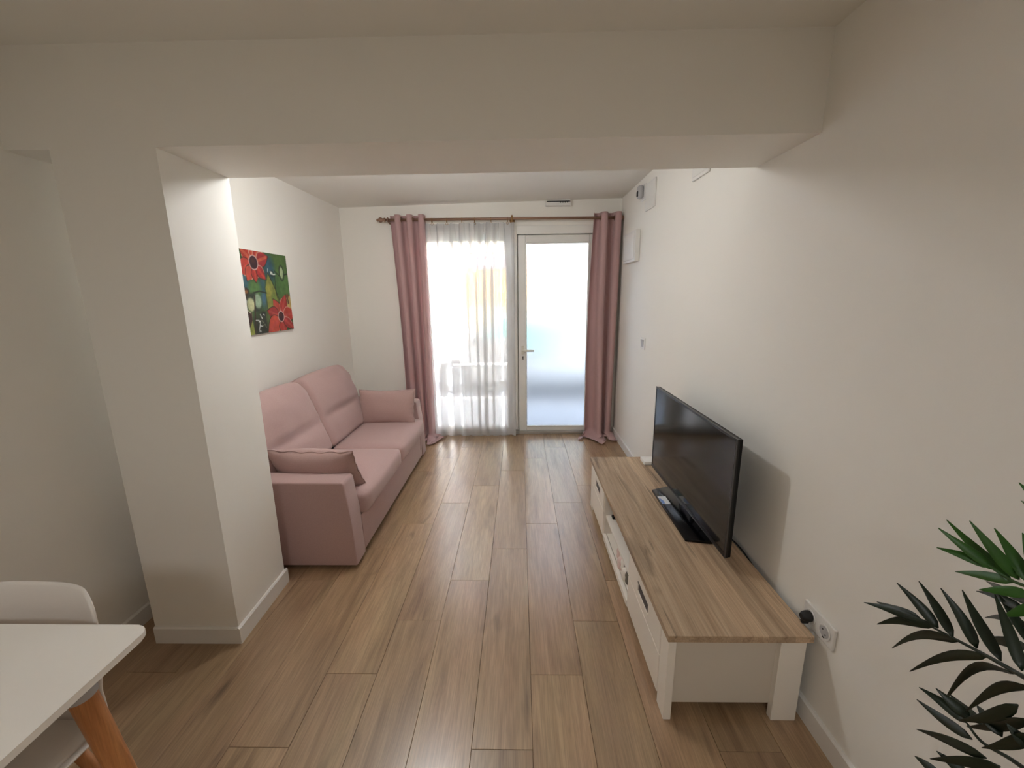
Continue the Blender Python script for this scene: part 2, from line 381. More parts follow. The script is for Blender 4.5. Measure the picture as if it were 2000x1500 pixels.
# baseboards: a flat board with an eased top edge
def baseboard(name, label, runs):
    b = B()
    for (x0, y0, x1, y1, nx, ny) in runs:
        t = .012; h = .08
        d = Vector((x1-x0, y1-y0, 0)); n = Vector((nx, ny, 0))*t
        p = [Vector((x0, y0, 0)), Vector((x1, y1, 0))]
        prof = [(0, 0), (1, 0), (1, h-.006), (.5, h), (0, h)]
        lo = [b.verts.new(p[0]+n*s+Vector((0, 0, z))) for s, z in prof]; hi = [b.verts.new(p[1]+n*s+Vector((0, 0, z))) for s, z in prof]
        b.faces.new(lo); b.faces.new(hi[::-1])
        for i in range(5): b.faces.new((lo[i], hi[i], hi[(i+1) % 5], lo[(i+1) % 5]))
    return struct(name, b, 'trim', label, 'baseboard')
baseboard('baseboard_right', 'white baseboard along the television wall', [(XR, YB, XR, YF, -1, 0)])
baseboard('baseboard_left', 'white baseboard along the sofa wall', [(XL, YB, XL, YF, 1, 0)])
baseboard('baseboard_far', 'short white baseboard on the end wall behind the sofa', [(XL, YF, FX0, YF, 0, -1)])
baseboard('baseboard_column', 'white baseboard wrapping the foot of the column', [(XC0, Y0, XC1, Y0, 0, -1), (XC1, Y0-.012, XC1B, Y1+.012, 1, 0), (XC1B+.012, Y1, XC0, Y1, 0, 1)])

# the floor: a slab and one object per oak plank
b = B(); box(b, XL, XR, YB, YF+.03, -.15, -.013)
fl = struct('floor', b, 'subfloor', 'light oak plank floor', 'floor')
PW, PL, SX = .2075, 1.135, .2425
RP = random.Random(3)
for i in range(-4, 11):
    x1 = SX+.2075-PW*i; x0 = x1-PW
    x0c, x1c = max(x0, XL), min(x1, XR)
    if x1c-x0c < .01: continue
    y = (.548-.2838*i) % PL - PL + YB - (YB % PL)
    while y < YF+.03:
        a, c = max(y, YB), min(y+PL, YF+.03)
        if c-a > .02:
            b = B(); g = .0004; dz = RP.uniform(-.0004, .0002)
            lo = [(x0c+g, a+g), (x1c-g, a+g), (x1c-g, c-g), (x0c+g, c-g)]; e = .0009
            hi = [(x0c+g+e, a+g+e), (x1c-g-e, a+g+e), (x1c-g-e, c-g-e), (x0c+g+e, c-g-e)]
            v0 = [b.verts.new((p[0], p[1], -.013)) for p in lo]; v1 = [b.verts.new((p[0], p[1], -.0012+dz)) for p in lo]; v2 = [b.verts.new((p[0], p[1], dz)) for p in hi]
            for p, q in ((v0, v1), (v1, v2)):
                for k in range(4): b.faces.new((p[k], p[(k+1) % 4], q[(k+1) % 4], q[k]))
            b.faces.new(v2); b.faces.new(v0[::-1])
            obj('plank', b, 'oak', fl)
        y += PL

# ------------------------------------------------------------------ window and glass door in the end wall
def frame_bars(b, x0, x1, z0, z1, wl, wr, wb, wt, y0, y1, bev=.004):
    box(b, x0, x0+wl, y0, y1, z0, z1, bev); box(b, x1-wr, x1, y0, y1, z0, z1, bev)
    box(b, x0+wl-.001, x1-wr+.001, y0, y1, z0, z0+wb, bev); box(b, x0+wl-.001, x1-wr+.001, y0, y1, z1-wt, z1, bev)
WY0, WY1 = YF-.012, YF+.07
win = thing('window_1', 'fixed full-height window behind the sheer curtain', 'window', (-.66, YF, 0), kind='structure')
b = B(); frame_bars(b, FX0-.02, -.06, 0.0, FZ, .07, .055, .05, .06, WY0, WY1); obj('frame', b, 'pvc', win)
b = B(); frame_bars(b, FX0+.05, -.115, .05, FZ-.06, .04, .02, .035, .085, YF+.004, YF+.05, .006); obj('sash_bead', b, 'pvc', win)
b = B(); box(b, FX0+.088, -.134, YF+.022, YF+.03, .083, FZ-.143); obj('glass_pane', b, 'glass', win)
door = thing('door_1', 'white framed glass door with frosted pane beside the window', 'door', (.37, YF, 0), kind='structure')
b = B(); box(b, -.06, -.02, WY0, WY1, 0, FZ, .004); box(b, .79, FX1+.015, WY0, WY1, 0, FZ, .004); box(b, -.021, .791, WY0, WY1, 2.083, FZ, .004)
box(b, -.03, .80, WY0+.004, WY0+.02, 2.10, FZ-.01, .003); box(b, -.025, .012, YF+.055, YF+.075, .0, FZ-.05, .002); box(b, .765, .80, YF+.055, YF+.075, 0, FZ-.05, .002); box(b, -.02, .79, YF+.055, YF+.075, 2.05, FZ-.04, .002)
obj('frame', b, 'pvc', door)
b = B(); frame_bars(b, -.012, .784, .032, 2.076, .078, .078, .048, .074, YF-.004, YF+.06, .006); lf = obj('door_leaf', b, 'pvc', door)
b = B(); frame_bars(b, .062, .710, .076, 2.008, .014, .014, .014, .014, YF-.010, YF+.03, .005); obj('glazing_bead', b, 'pvc', lf)
b = B(); vs = box(b, .07, .70, YF+.012, YF+.018, .082, 2.000)
b.faces.ensure_lookup_table()
for f in b.faces:
    f.normal_update(); f.material_index = 0 if f.normal.y < -.5 or (abs(f.calc_center_median().y-(YF+.012)) < 1e-5) else 1
obj('frosted_pane', b, ['frosted', 'glass'], door)
b = B(); box(b, -.02, .79, YF-.022, YF+.06, 0.0, .026, .004); box(b, -.02, .79, YF-.016, YF-.004, .026, .034, .002); obj('threshold', b, 'alu', door)
hd = thing('door_handle', None, None); hd.parent = door; hd.location = (0, 0, 0)
b = B(); box(b, .018, .046, YF-.012, YF-.003, .878, .965, .004); obj('rose', b, 'handle', hd)
b = B(); tube(b, [(.032, YF-.01, .921), (.032, YF-.045, .921)], .010, 10); tube(b, [(.027, YF-.045, .921), (.06, YF-.05, .921), (.150, YF-.05, .919)], [.011, .011, .009], 10); obj('lever', b, 'handle', hd, smooth=True)
b = B(); box(b, .024, .042, YF-.009, YF-.003, .815, .862, .003); kp = obj('keyhole_plate', b, 'alu', door)
b = B(); lathe(b, [(.005, 0), (.005, .002)], (.033, YF-.0105, .845), 1, 12); box(b, .0305, .0355, YF-.0105, YF-.0085, .825, .845); obj('keyhole', b, 'dark', kp)
# sprung floor hinge where the door frame meets the threshold: stacked pale and dark leaves
hg = thing('corner_hinge', None, None); hg.parent = door; hg.location = (0, 0, 0)
for k in range(4):
    b = B(); box(b, -.062, -.004, YF-.032, YF-.011, .002+k*.014, .012+k*.014, .002); obj('hinge_leaf', b, 'alu', hg)
b = B(); box(b, -.058, -.008, YF-.028, YF-.012, .0, .052); obj('hinge_core', b, 'rubber', hg)

# ------------------------------------------------------------------ street outside
SZ = -.2
b = B(); box(b, -14, 14, 6.3, 11.2, SZ-.3, SZ-.0)
struct('road', b, 'asphalt', 'grey asphalt street outside the window', 'road')
b = B(); box(b, -14, 14, YF+.2, 6.15, -.5, -.05, .01)
pv = struct('pavement', b, 'paving', 'pale concrete pavement outside the door', 'pavement')
for i in range(28):
    b = B(); box(b, -14+i*1.0+.004, -13+i*1.0-.004, 6.15, 6.3, -.5, -.05, .012); obj('kerb_stone', b, 'cornice', pv)
b = B(); box(b, -14, 14, 11.2, 12.0, -.5, -.08, .01)
struct('pavement', b, 'paving', 'pale pavement across the street in front of the houses', 'pavement')

def house(x0, x1, m, label):
    h = thing('house', label, 'building', ((x0+x1)/2, 12.0, SZ)); return h
hs = house(-6.2, 5.5, 'facade', 'pale rendered house across the street with yellow roller shutter')
b = B(); hole = (-1.52, .75, 2.18)     # garage opening
box(b, -3.2, hole[0], 12.0, 12.5, SZ, 5.6); box(b, hole[1], 7, 12.0, 12.5, SZ, 5.6); box(b, hole[0], hole[1], 12.0, 12.5, hole[2], 5.6); box(b, hole[0], hole[1], 12.12, 12.5, SZ, hole[2])
obj('front_wall', b, 'facade', hs)
b = B(); box(b, -3.2, hole[0]-.001, 11.97, 12.02, SZ, 1.16); box(b, hole[0], hole[1], 12.03, 12.13, SZ, 1.16); box(b, hole[1], 7, 11.97, 12.02, SZ, 1.16); obj('lower_render', b, 'palelow', hs)
b = B()
for k in range(17):
    z = 1.17+k*.06; prism(b, [(12.06, z), (12.035, z+.012), (12.035, z+.046), (12.06, z+.059), (12.08, z+.059), (12.08, z)], 0, hole[0]+.02, hole[1]-.02)
sh = obj('roller_shutter', b, 'yellow', hs); sh['kind'] = 'stuff'
b = B(); box(b, -3.2, 7, 11.9, 12.0, 2.62, 2.70, .01); box(b, -3.2, 7, 11.86, 12.0, 2.92, 3.0, .01); box(b, -3.2, 7, 11.94, 12, 3.0, 3.12, .01); obj('cornice', b, 'cornice', hs)
# wrought band over the shutter: plum rails, uprights and rings on a white board
b = B(); box(b, hole[0]-.1, hole[1]+.1, 11.96, 12.0, 2.20, 2.56); bd = obj('fascia_board', b, 'signwhite', hs)
b = B(); box(b, hole[0]-.1, hole[1]+.1, 11.93, 11.965, 2.50, 2.55); box(b, hole[0]-.1, hole[1]+.1, 11.93, 11.965, 2.20, 2.235)
x = hole[0]
k = 0
while x < hole[1]:
    if k % 2 == 0: torus(b, (x+.10, 11.948, 2.368), .10, .028, 1, 18, 6)
    else: box(b, x+.06, x+.115, 11.93, 11.965, 2.235, 2.50); box(b, x+.02, x+.155, 11.93, 11.965, 2.46, 2.50); box(b, x+.02, x+.155, 11.93, 11.965, 2.235, 2.27)
    x += .27 if k % 2 == 0 else .20; k += 1
obj('ornament_band', b, 'purple', bd)
for wx in (-2.5, -.5, 1.6, 3.7):
    b = B(); frame_bars(b, wx, wx+1.0, 3.5, 5.0, .09, .09, .09, .09, 11.95, 12.02); wf = obj('window_frame', b, 'signwhite', hs)
    b = B(); box(b, wx+.09, wx+.91, 11.98, 12.0, 3.59, 4.91); obj('pane', b, 'winglass', wf)
    b = B(); box(b, wx-.1, wx+1.1, 11.84, 12.02, 3.40, 3.49, .01); obj('window_ledge', b, 'cornice', wf)
h2 = house(-14, -3.2, 'facade2', 'pale blue rendered house further along the street')
b = B(); box(b, -14, -3.21, 12.0, 12.5, SZ, 5.2); obj('front_wall', b, 'facade2', h2)
b = B(); box(b, -14, -3.21, 11.88, 12, 2.75, 2.9, .01); obj('cornice', b, 'cornice', h2)
for wx in (-5.0, -7.4):
    b = B(); frame_bars(b, wx, wx+1.1, .9, 2.3, .09, .09, .09, .09, 11.95, 12.02); wf = obj('window_frame', b, 'signwhite', h2)
    b = B(); box(b, wx+.09, wx+1.01, 11.98, 12.0, .99, 2.21); obj('pane', b, 'winglass', wf)

def car(label, x, y, paint, flip=1, L_=4.1):
    """side profile along x (nose at -x), wheels at street level"""
    t = thing('car', label, 'car', (x, y, SZ)); W = .84
    def X(u): return x+flip*u
    body = [(-2.02, .28), (-2.06, .50), (-2.0, .70), (-1.75, .80), (-1.05, .90), (1.70, .95), (1.98, .90), (2.05, .60), (2.0, .30), (1.55, .24), (-1.6, .22)]
    b = B(); prism(b, [(X(u), SZ+z) for u, z in body], 1, y-W, y+W, .06, 3); obj('body', b, paint, t, smooth=True, angle=40)
    # greenhouse, narrower towards the roof
    lo = [(-1.08, .88), (1.80, .93)]; hi = [(-.30, 1.42), (1.05, 1.44)]
    b = B(); rows = []
    for fr in (0, .5, 1):
        ub, ue = lo[0][0]+(hi[0][0]-lo[0][0])*fr, lo[1][0]+(hi[1][0]-lo[1][0])*fr
        zz0, zz1 = lo[0][1]+(hi[0][1]-lo[0][1])*fr, lo[1][1]+(hi[1][1]-lo[1][1])*fr; w = W-.04-.16*fr
        rows.append([b.verts.new((X(ub), y-w, SZ+zz0)), b.verts.new((X(ue), y-w, SZ+zz1)), b.verts.new((X(ue), y+w, SZ+zz1)), b.verts.new((X(ub), y+w, SZ+zz0))])
    for r0, r1 in zip(rows, rows[1:]):
        for k in range(4): b.faces.new((r0[k], r0[(k+1) % 4], r1[(k+1) % 4], r1[k]))
    b.faces.new(rows[-1]); b.faces.new(rows[0][::-1])
    bmesh.ops.bevel(b, geom=[e for e in b.edges], offset=.03, segments=2, affect='EDGES', clamp_overlap=True)
    obj('roof', b, paint, t, smooth=True, angle=50)
    def side(u0, z0, u1, z1, u2, z2, u3, z3, s):
        b = B(); q = []
        for (u, z) in ((u0, z0), (u1, z1), (u2, z2), (u3, z3)):
            fr = max(0, (z-.88)/.55); w = W-.04-.16*fr; q.append((u, z, w))
        p0 = [(X(u), y+s*(w-.02), SZ+z) for u, z, w in q]; p1 = [(X(u), y+s*(w+.006), SZ+z) for u, z, w in q]
        hexa(b, p0+p1); return b
    for s in (-1, 1):
        obj('side_window', side(-.86, .96, .28, .98, .28, 1.36, -.30, 1.36, s), 'carglass', t)
        obj('side_window', side(.36, .98, 1.50, .99, 1.02, 1.37, .36, 1.36, s), 'carglass', t)
        b = B(); box(b, X(-1.3), X(1.4), y+s*(W-.005), y+s*(W+.02), SZ+.50, SZ+.545, .008); obj('side_moulding', b, 'signwhite', t)
        b = B(); box(b, X(.10), X(.26), y+s*(W-.005), y+s*(W+.025), SZ+.80, SZ+.825, .006); obj('door_handle', b, paint, t)
        b = B(); box(b, X(-.95), X(-.78), y+s*(W), y+s*(W+.17), SZ+.93, SZ+1.06, .04, 2); obj('mirror', b, paint, t, smooth=True)
        for u in (-1.28, 1.22):
            wl = thing('wheel', None, None); wl.parent = t; wl.location = (0, 0, 0)
            b = B(); lathe(b, [(.16, -.09), (.27, -.10), (.305, -.06), (.305, .06), (.27, .10), (.16, .09)], (X(u), y+s*(W-.08), SZ+.305), 1, 28); obj('tyre', b, 'tyre', wl, smooth=True, angle=40)
            b = B(); lathe(b, [(.19, -.11), (.17, -.125), (.05, -.115), (.05, .115), (.17, .125), (.19, .11)], (X(u), y+s*(W-.08), SZ+.305), 1, 20); obj('hubcap', b, 'hub', wl, smooth=True, angle=40)
    b = B(); q = [(-.99, .95), (-.36, 1.38)]
    hexa(b, [(X(q[0][0]), y-.70, SZ+q[0][1]), (X(q[0][0]), y+.70, SZ+q[0][1]), (X(q[1][0]), y+.60, SZ+q[1][1]), (X(q[1][0]), y-.60, SZ+q[1][1]),
             (X(q[0][0])-flip*.03, y-.70, SZ+q[0][1]+.02), (X(q[0][0])-flip*.03, y+.70, SZ+q[0][1]+.02), (X(q[1][0])-flip*.03, y+.60, SZ+q[1][1]+.02), (X(q[1][0])-flip*.03, y-.60, SZ+q[1][1]+.02)])
    obj('windscreen', b, 'carglass', t)
    for s in (-1, 1):
        b = B(); soft_box(b, (X(-1.96), y+s*.62, SZ+.62), (.16, .30, .14), .05, 3); obj('headlight', b, 'plastic', t, smooth=True)
        b = B(); soft_box(b, (X(1.97), y+s*.66, SZ+.72), (.14, .22, .16), .05, 3); obj('tail_light', b, 'clothpink', t, smooth=True)
    return t
car('silver car parked close outside the window', .15, 7.95, 'carsilver')
car('white car parked across the street to the left', -3.1, 10.1, 'carwhite')

# ------------------------------------------------------------------ curtain rod, drapes, sheer
RY, RZ = YF-.10, 2.212
def rz(x): return RZ+.004-.004*(x+.2)
rod = thing('curtain_rod', 'bronze curtain rod with turned finial spanning window and door', 'curtain rod', (-.16, RY, RZ))
b = B(); tube(b, [(-1.30, RY, rz(-1.30)), (.985, RY, rz(.985))], .0125, 16); obj('pole', b, 'rod', rod, smooth=True)
b = B(); lathe(b, [(.013, 0), (.02, -.006), (.02, -.016), (.012, -.022), (.018, -.034), (.026, -.048), (.022, -.062), (.010, -.074), (.014, -.082), (.004, -.092)], (-1.295, RY, rz(-1.3)), 0, 20); obj('finial', b, 'rod', rod, smooth=True)
b = B(); lathe(b, [(.013, 0), (.022, .004), (.022, .02), (.012, .024)], (.985, RY, rz(.985)), 0, 20); obj('end_cap', b, 'rod', rod, smooth=True)
for x in (-1.275, -.066, .965):
    b = B(); tube(b, [(x, RY, rz(x)-.004), (x, YF-.004, rz(x)-.004)], .008, 10); lathe(b, [(.026, -.008), (.026, 0), ], (x, YF, rz(x)-.004), 1, 18)
    if x == -.066:
        torus(b, (x, RY, rz(x)), .026, .009, 0, 24, 10); torus(b, (x, RY, rz(x)), .030, .004, 0, 24, 8)
    else: torus(b, (x, RY, rz(x)), .018, .006, 0, 20, 8)
    obj('bracket', b, 'brass' if x == -.066 else 'rod', rod, smooth=True)

def drape(name, label, x0, x1, waves, ph, seed, bx0, bx1, mid=None, puddle=.12):
    """eyelet curtain: waves weave round the rod at the top, loosen and wander further down, the hem lies on the floor"""
    rr = random.Random(seed); w1 = [(rr.uniform(0, 6.28), rr.uniform(.6, 1.4)) for _ in range(6)]
    z_top = RZ+.05
    t = thing(name, label, 'curtain', ((x0+x1)/2, RY, 0), 'pink eyelet curtains on the bronze rod')
    NU, NV = 110, 70; Ltot = z_top+puddle
    def f(u, v):
        s = v*Ltot; z = z_top-s; drop = min(1, max(0, s/z_top))
        a = .046+.014*drop
        th = 2*PI*waves*u+ph
        th2 = th+drop*(1.3*math.sin(2*PI*u*.8+w1[0][0])+.35*math.sin(2*PI*u*1.7+w1[1][0]))
        yy = a*math.sin(th2)+drop*.016*math.sin(2*PI*u*waves*.5+w1[2][0])+drop*.008*math.sin(3*PI*u+4*drop+w1[3][0])
        e0 = x0+(bx0-x0)*drop**1.1; e1 = x1+(bx1-x1)*drop**1.1
        if mid: e0 += mid*math.sin(PI*drop)
        x = e0+(e1-e0)*u+-.30*(x1-x0)/waves*math.sin(2*th2)*.22
        if z < .05:
            k = (.05-z)                                     # cloth on the floor: it folds forward and spreads
            q = .5+.5*math.sin(2.2*PI*u*1.5+w1[4][0])
            yy -= k*(.75+.6*q)-.02*math.sin(k*40+u*9); x += (u-.5)*k*.9+.02*math.sin(k*55+u*12+w1[5][0])
            z = .008+.018*abs(math.sin(k*38+5*u))*(1-.5*q)+max(0, .042*(1-k*14))
        return Vector((x, RY+yy, max(z, .005)))
    b = B(); grid(b, NU, NV, f)
    o = obj('cloth', b, 'curtain', t, smooth=True)
    md = o.modifiers.new('cloth', 'SOLIDIFY'); md.thickness = .0022; md.offset = 0
    # top hem band and eyelets where the cloth crosses the rod
    n = int(waves*2)+2
    for k in range(n+1):
        u = (k*PI-ph)/(2*PI*waves)
        if .02 < u < .98:
            c = f(u, (z_top-rz(0))/Ltot); b = B(); torus(b, (c.x, RY, rz(c.x)), .0215, .0045, 0, 20, 8); obj('eyelet', b, 'rod', t, smooth=True)
    return t
drape('eyelet_curtain', 'pink eyelet curtain beside the sofa, gathered at the window', -1.252, -.905, 3.0, .6, 5, -1.20, -.895, 0.02)
drape('eyelet_curtain', 'pink eyelet curtain gathered in the corner beside the frosted door', .722, .985, 2.0, -.2, 11, .69, .985, -.02)

sh = thing('sheer_curtain', 'translucent white sheer curtain hanging from small rings before the window', 'curtain', (-.47, RY, 0))
SF = [(-.90, .5), (-.05, .5)]
rr = random.Random(4)
FA = [(rr.uniform(0, 6.28)) for _ in range(8)]
def sheer_f(u, v):
    z0 = 2.188; drop = v; x = -.905+.858*u
    th = 2*PI*(9*u+.25*math.sin(2*PI*u*1.2+FA[0])+.12*math.sin(2*PI*u*2.6+FA[1]))
    lean = .10*drop*(.5-u)*0+.018*drop*math.sin(2*PI*u*2+FA[2])
    x += lean+.062*math.sin(th*1.0+1.3)*(.25+.75*min(1, drop*4))+.012*math.sin(3*th+FA[3])
    a = .016+.014*min(1, drop*3)
    y = a*math.sin(th)+.006*math.sin(2.7*th+FA[4])
    sag = .012*abs(math.sin(PI*7*u))*(1-min(1, v*8))
    z = z0*(1-v)-sag+.012*v+.010*v*math.sin(2*th)
    return Vector((min(max(x, -.915), -.047), RY+.014+.024*min(1, v*4)+y, max(z, .004)))
b = B(); grid(b, 260, 24, sheer_f); obj('voile', b, 'sheer', sh, smooth=True)
b = B(); grid(b, 260, 1, lambda u, v: sheer_f(u, .002+v*.022)+Vector((0, -.0015, 0))); obj('top_hem', b, 'sheer', sh, smooth=True)
b = B(); grid(b, 260, 1, lambda u, v: sheer_f(u, .965+v*.033)+Vector((0, -.0015, 0))); obj('bottom_hem', b, 'sheer', sh, smooth=True)
for k, x in enumerate((-.845, -.70, -.553, -.43, -.27, -.11)):
    b = B(); torus(b, (x, RY, RZ-.004), .021, .0028, 0, 20, 6); torus(b, (x, RY+.004, RZ-.036), .011, .0022, 1, 14, 6)
    obj('ring', b, 'brass', sh, smooth=True)

# ------------------------------------------------------------------ sofa
SX0, SX1 = XL+.018, -.915          # back, front
SY0, SY1 = 2.055, 3.822
sofa = thing('sofa', 'dusty pink two-seat fabric sofa with low arms against the wall', 'sofa', ((SX0+SX1)/2, (SY0+SY1)/2, 0))
def arm(y0, y1, zt):
    b = B(); prof = [(SX0+.02, .022), (SX1, .022), (SX1-.012, .30), (SX1-.034, zt-.012), (SX1-.046, zt), (SX0+.02, zt+.006)]
    # front edge has a chamfer on the outer side
    prism(b, prof, 1, y0, y1, .018, 3); obj('arm', b, 'pink', sofa, smooth=True, angle=35)
arm(SY0, SY0+.135, .522); arm(SY1-.14, SY1, .545)
b = B(); box(b, SX0+.02, SX1-.03, SY0+.12, SY1-.12, .03, .285, .012, 2); obj('base_frame', b, 'pink', sofa, smooth=True, angle=40)
b = B(); box(b, SX1-.045, SX1-.006, SY0+.137, SY1-.142, .03, .262, .010, 2); box(b, SX1-.02, SX1-.003, SY1-.20, SY1-.15, .10, .245, .006, 2); obj('front_rail', b, 'pink', sofa, smooth=True, angle=40)
b = B(); box(b, SX0, SX0+.13, SY0+.03, SY1-.03, .03, .66, .03, 3); obj('back_frame', b, 'pink', sofa, smooth=True, angle=40)
for (x, y) in ((SX0+.08, SY0+.08), (SX1-.09, SY0+.08), (SX0+.08, SY1-.08), (SX1-.09, SY1-.08)):
    b = B(); lathe(b, [(.022, 0), (.022, .03)], (x, y, 0), 2, 14); obj('foot', b, 'rubber', sofa)
YM = 2.935
def seat(y0, y1):
    b = B(); soft_box(b, ((-1.42-.888)/2, (y0+y1)/2, .325), (.532+.0, y1-y0, .135), .035, 12, (.012, .002, .018))
    return obj('seat_cushion', b, 'pink', sofa, smooth=True)
s1 = seat(SY0+.137, YM); s2 = seat(YM, SY1-.142)
def back_cushion(y0, y1, seed):
    """reclined plump cushion with a stitched crease across its lower third"""
    H, T, Wd = .56, .19, y1-y0
    rr = random.Random(seed); o1 = rr.uniform(0, 9)
    def fn(q, p):
        v = (p.z/H)+.5; y = q.y
        fade = 1-max(0, abs(y)-.45)/.55*.9
        if q.x > 0:                                         # the front face
            p.x -= .040*math.exp(-((v-.41)/.04)**2)*fade*(q.x > .5)
            p.x += .020*math.exp(-((v-.22)/.16)**2)*(1-y*y)*(q.x > .5)
            p.x += .018*math.exp(-((v-.72)/.2)**2)*(1-y*y)*(q.x > .5)
            if q.x > .5: p.x += .006*mnoise.noise(Vector((p.y*7+o1, p.z*16, 0)))+.0025*mnoise.noise(Vector((p.y*22+p.z*9, p.z*9+o1, 3)))
        p.x -= .03*max(0, v-.82)/.18*(q.x > 0)
        k = max(0, v-.80)/.2; p.z += .012*(1-abs(y)**3)*k-.006*abs(y)**6*k
        p.y *= 1-.025*max(0, v-.6)/.4
        ang = math.radians(20); x, z = p.x, p.z
        return Vector((x*math.cos(ang)-z*math.sin(ang), p.y, z*math.cos(ang)+x*math.sin(ang)))
    b = B(); soft_box(b, (-1.565, (y0+y1)/2, .628), (T, Wd, H), .038, 22, (.015, .003, .004), fn)
    o = obj('back_cushion', b, 'pink', sofa, smooth=True)
    return o
back_cushion(SY0+.14, YM-.004, 1); back_cushion(YM+.004, SY1-.135, 2)

def pillow(name, label, c, w, h, T, rot, m='pillow', seed=0):
    t = thing(name, label, 'cushion', c); t.rotation_euler = rot; t['group'] = 'pink throw cushions on the sofa'
    def f(s):
        def g(u, v):
            a, d = 2*u-1, 2*v-1
            e = max(0, (1-abs(a)**2.6))**.62*max(0, (1-abs(d)**2.6))**.62
            x = a*w/2*(1-.055*(1-d*d)**1.0*abs(a)**2); z = d*h/2*(1-.085*(1-a*a)*abs(d)**2)
            y = s*T/2*e*(1+.10*mnoise.noise(Vector((u*3+seed, v*3, s))))
            edge = min(1-abs(a), 1-abs(d)); y += .004*math.sin(46*(u if 1-abs(d) < 1-abs(a) else v)+seed)*math.exp(-edge*12)*(edge > .004)
            return Vector((x, y, z))
        return g
    b = B(); grid(b, 44, 30, f(1)); grid(b, 44, 30, f(-1)); bmesh.ops.remove_doubles(b, verts=b.verts, dist=.0006)
    obj('cushion_cover', b, m, t, smooth=True, local=True)
    # stitched seam with a fine flange round the edge
    pts = []
    n = 26
    for i in range(n): pts.append((2*i/n-1, -1))
    for i in range(n): pts.append((1, 2*i/n-1))
    for i in range(n): pts.append((1-2*i/n, 1))
    for i in range(n): pts.append((-1, 1-2*i/n))
    pts.append(pts[0])
    P = [Vector((a*w/2*(1-.055*(1-d*d)*abs(a)**2), .004*math.sin(i*1.1), d*h/2*(1-.085*(1-a*a)*abs(d)**2))) for i, (a, d) in enumerate(pts)]
    b = B(); tube(b, P, .0035, 6, cap=False); obj('seam', b, m, t, smooth=True, local=True)
    return t
pillow('throw_cushion', 'small pink cushion standing upright against the far sofa arm', (-1.185, 3.575, .528), .50, .315, .13, (math.radians(-14), 0, math.radians(2)), seed=1)
pillow('throw_cushion', 'small pink cushion tipped against the near sofa arm', (-1.195, 2.275, .512), .52, .31, .17, (math.radians(28), math.radians(0), math.radians(-3)), seed=4)

# ------------------------------------------------------------------ television stand
TZ = .365; TX0, TX1, TY0, TY1 = .497, .985, 1.208, 2.795
ts = thing('tv_stand', 'low white television stand with an oak top along the wall', 'tv stand', ((TX0+TX1)/2, 2.0, 0))
b = B(); box(b, TX0, TX1, TY0, TY1, TZ-.026, TZ, .0015); obj('top_board', b, 'top', ts)
LZ = TZ-.026; FXp = TX0+.008            # front plane of the doors
for y0, y1 in ((TY0+.013, TY0+.085), (TY1-.085, TY1-.013)):
    b = B(); box(b, FXp, FXp+.027, y0, y1, 0, LZ, .0015); obj('leg', b, 'white_lac', ts)
    b = B(); ya, yb = (y0, y0+.027) if y0 < 2 else (y1-.027, y1); box(b, TX1-.098, TX1-.012, ya, yb, 0, LZ, .0015); obj('leg', b, 'white_lac', ts)
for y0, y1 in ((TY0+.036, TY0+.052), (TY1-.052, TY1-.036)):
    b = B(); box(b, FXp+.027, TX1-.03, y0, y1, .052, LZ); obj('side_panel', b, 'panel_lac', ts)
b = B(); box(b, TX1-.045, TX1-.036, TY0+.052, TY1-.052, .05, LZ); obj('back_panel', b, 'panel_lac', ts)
CY0, CY1 = 1.735, 2.325                 # the open middle
b = B(); box(b, FXp+.02, TX1-.045, TY0+.052, TY1-.052, .045, .061); obj('bottom_board', b, 'white_lac', ts)
for y in (CY0, CY1):
    b = B(); box(b, FXp+.004, TX1-.045, y-.008, y+.008, .045, LZ); obj('divider', b, 'white_lac', ts)
b = B(); box(b, FXp+.012, TX1-.045, CY0+.008, CY1-.008, .168, .184, .001); obj('shelf', b, 'white_lac', ts)
for (a, c) in ((TY0+.086, CY0-.002), (CY1+.002, TY1-.086)):
    # a tall front: drop-down flap below, drawer-like strip above with a recessed grip between
    fr = thing('door', None, None); fr.parent = ts; fr.location = (0, 0, 0)
    zs, m_ = .205, (a+c)/2
    b = B(); box(b, FXp-.003, FXp+.016, a, c, .042, zs-.0015, .0012); obj('lower_front', b, 'white_lac', fr)
    hx = .070
    b = B(); box(b, FXp-.003, FXp+.016, a, m_-hx, zs+.0015, LZ-.006, .0012); box(b, FXp-.003, FXp+.016, m_+hx, c, zs+.0015, LZ-.006, .0012)
    box(b, FXp-.003, FXp+.016, m_-hx, m_+hx, zs+.084, LZ-.006); box(b, FXp-.003, FXp+.016, m_-hx, m_+hx, zs+.0015, zs+.040); obj('upper_front', b, 'white_lac', fr)
    b = B(); box(b, FXp+.0005, FXp+.014, m_-hx, m_+hx, zs+.039, zs+.085); box(b, FXp-.0045, FXp+.004, m_-hx, m_+hx, zs+.0805, zs+.085); obj('grip', b, 'slot', fr)
b = B(); box(b, FXp-.003, FXp+.016, CY0+.008, CY1-.008, .030, .062, .001); obj('plinth_strip', b, 'white_lac', ts)

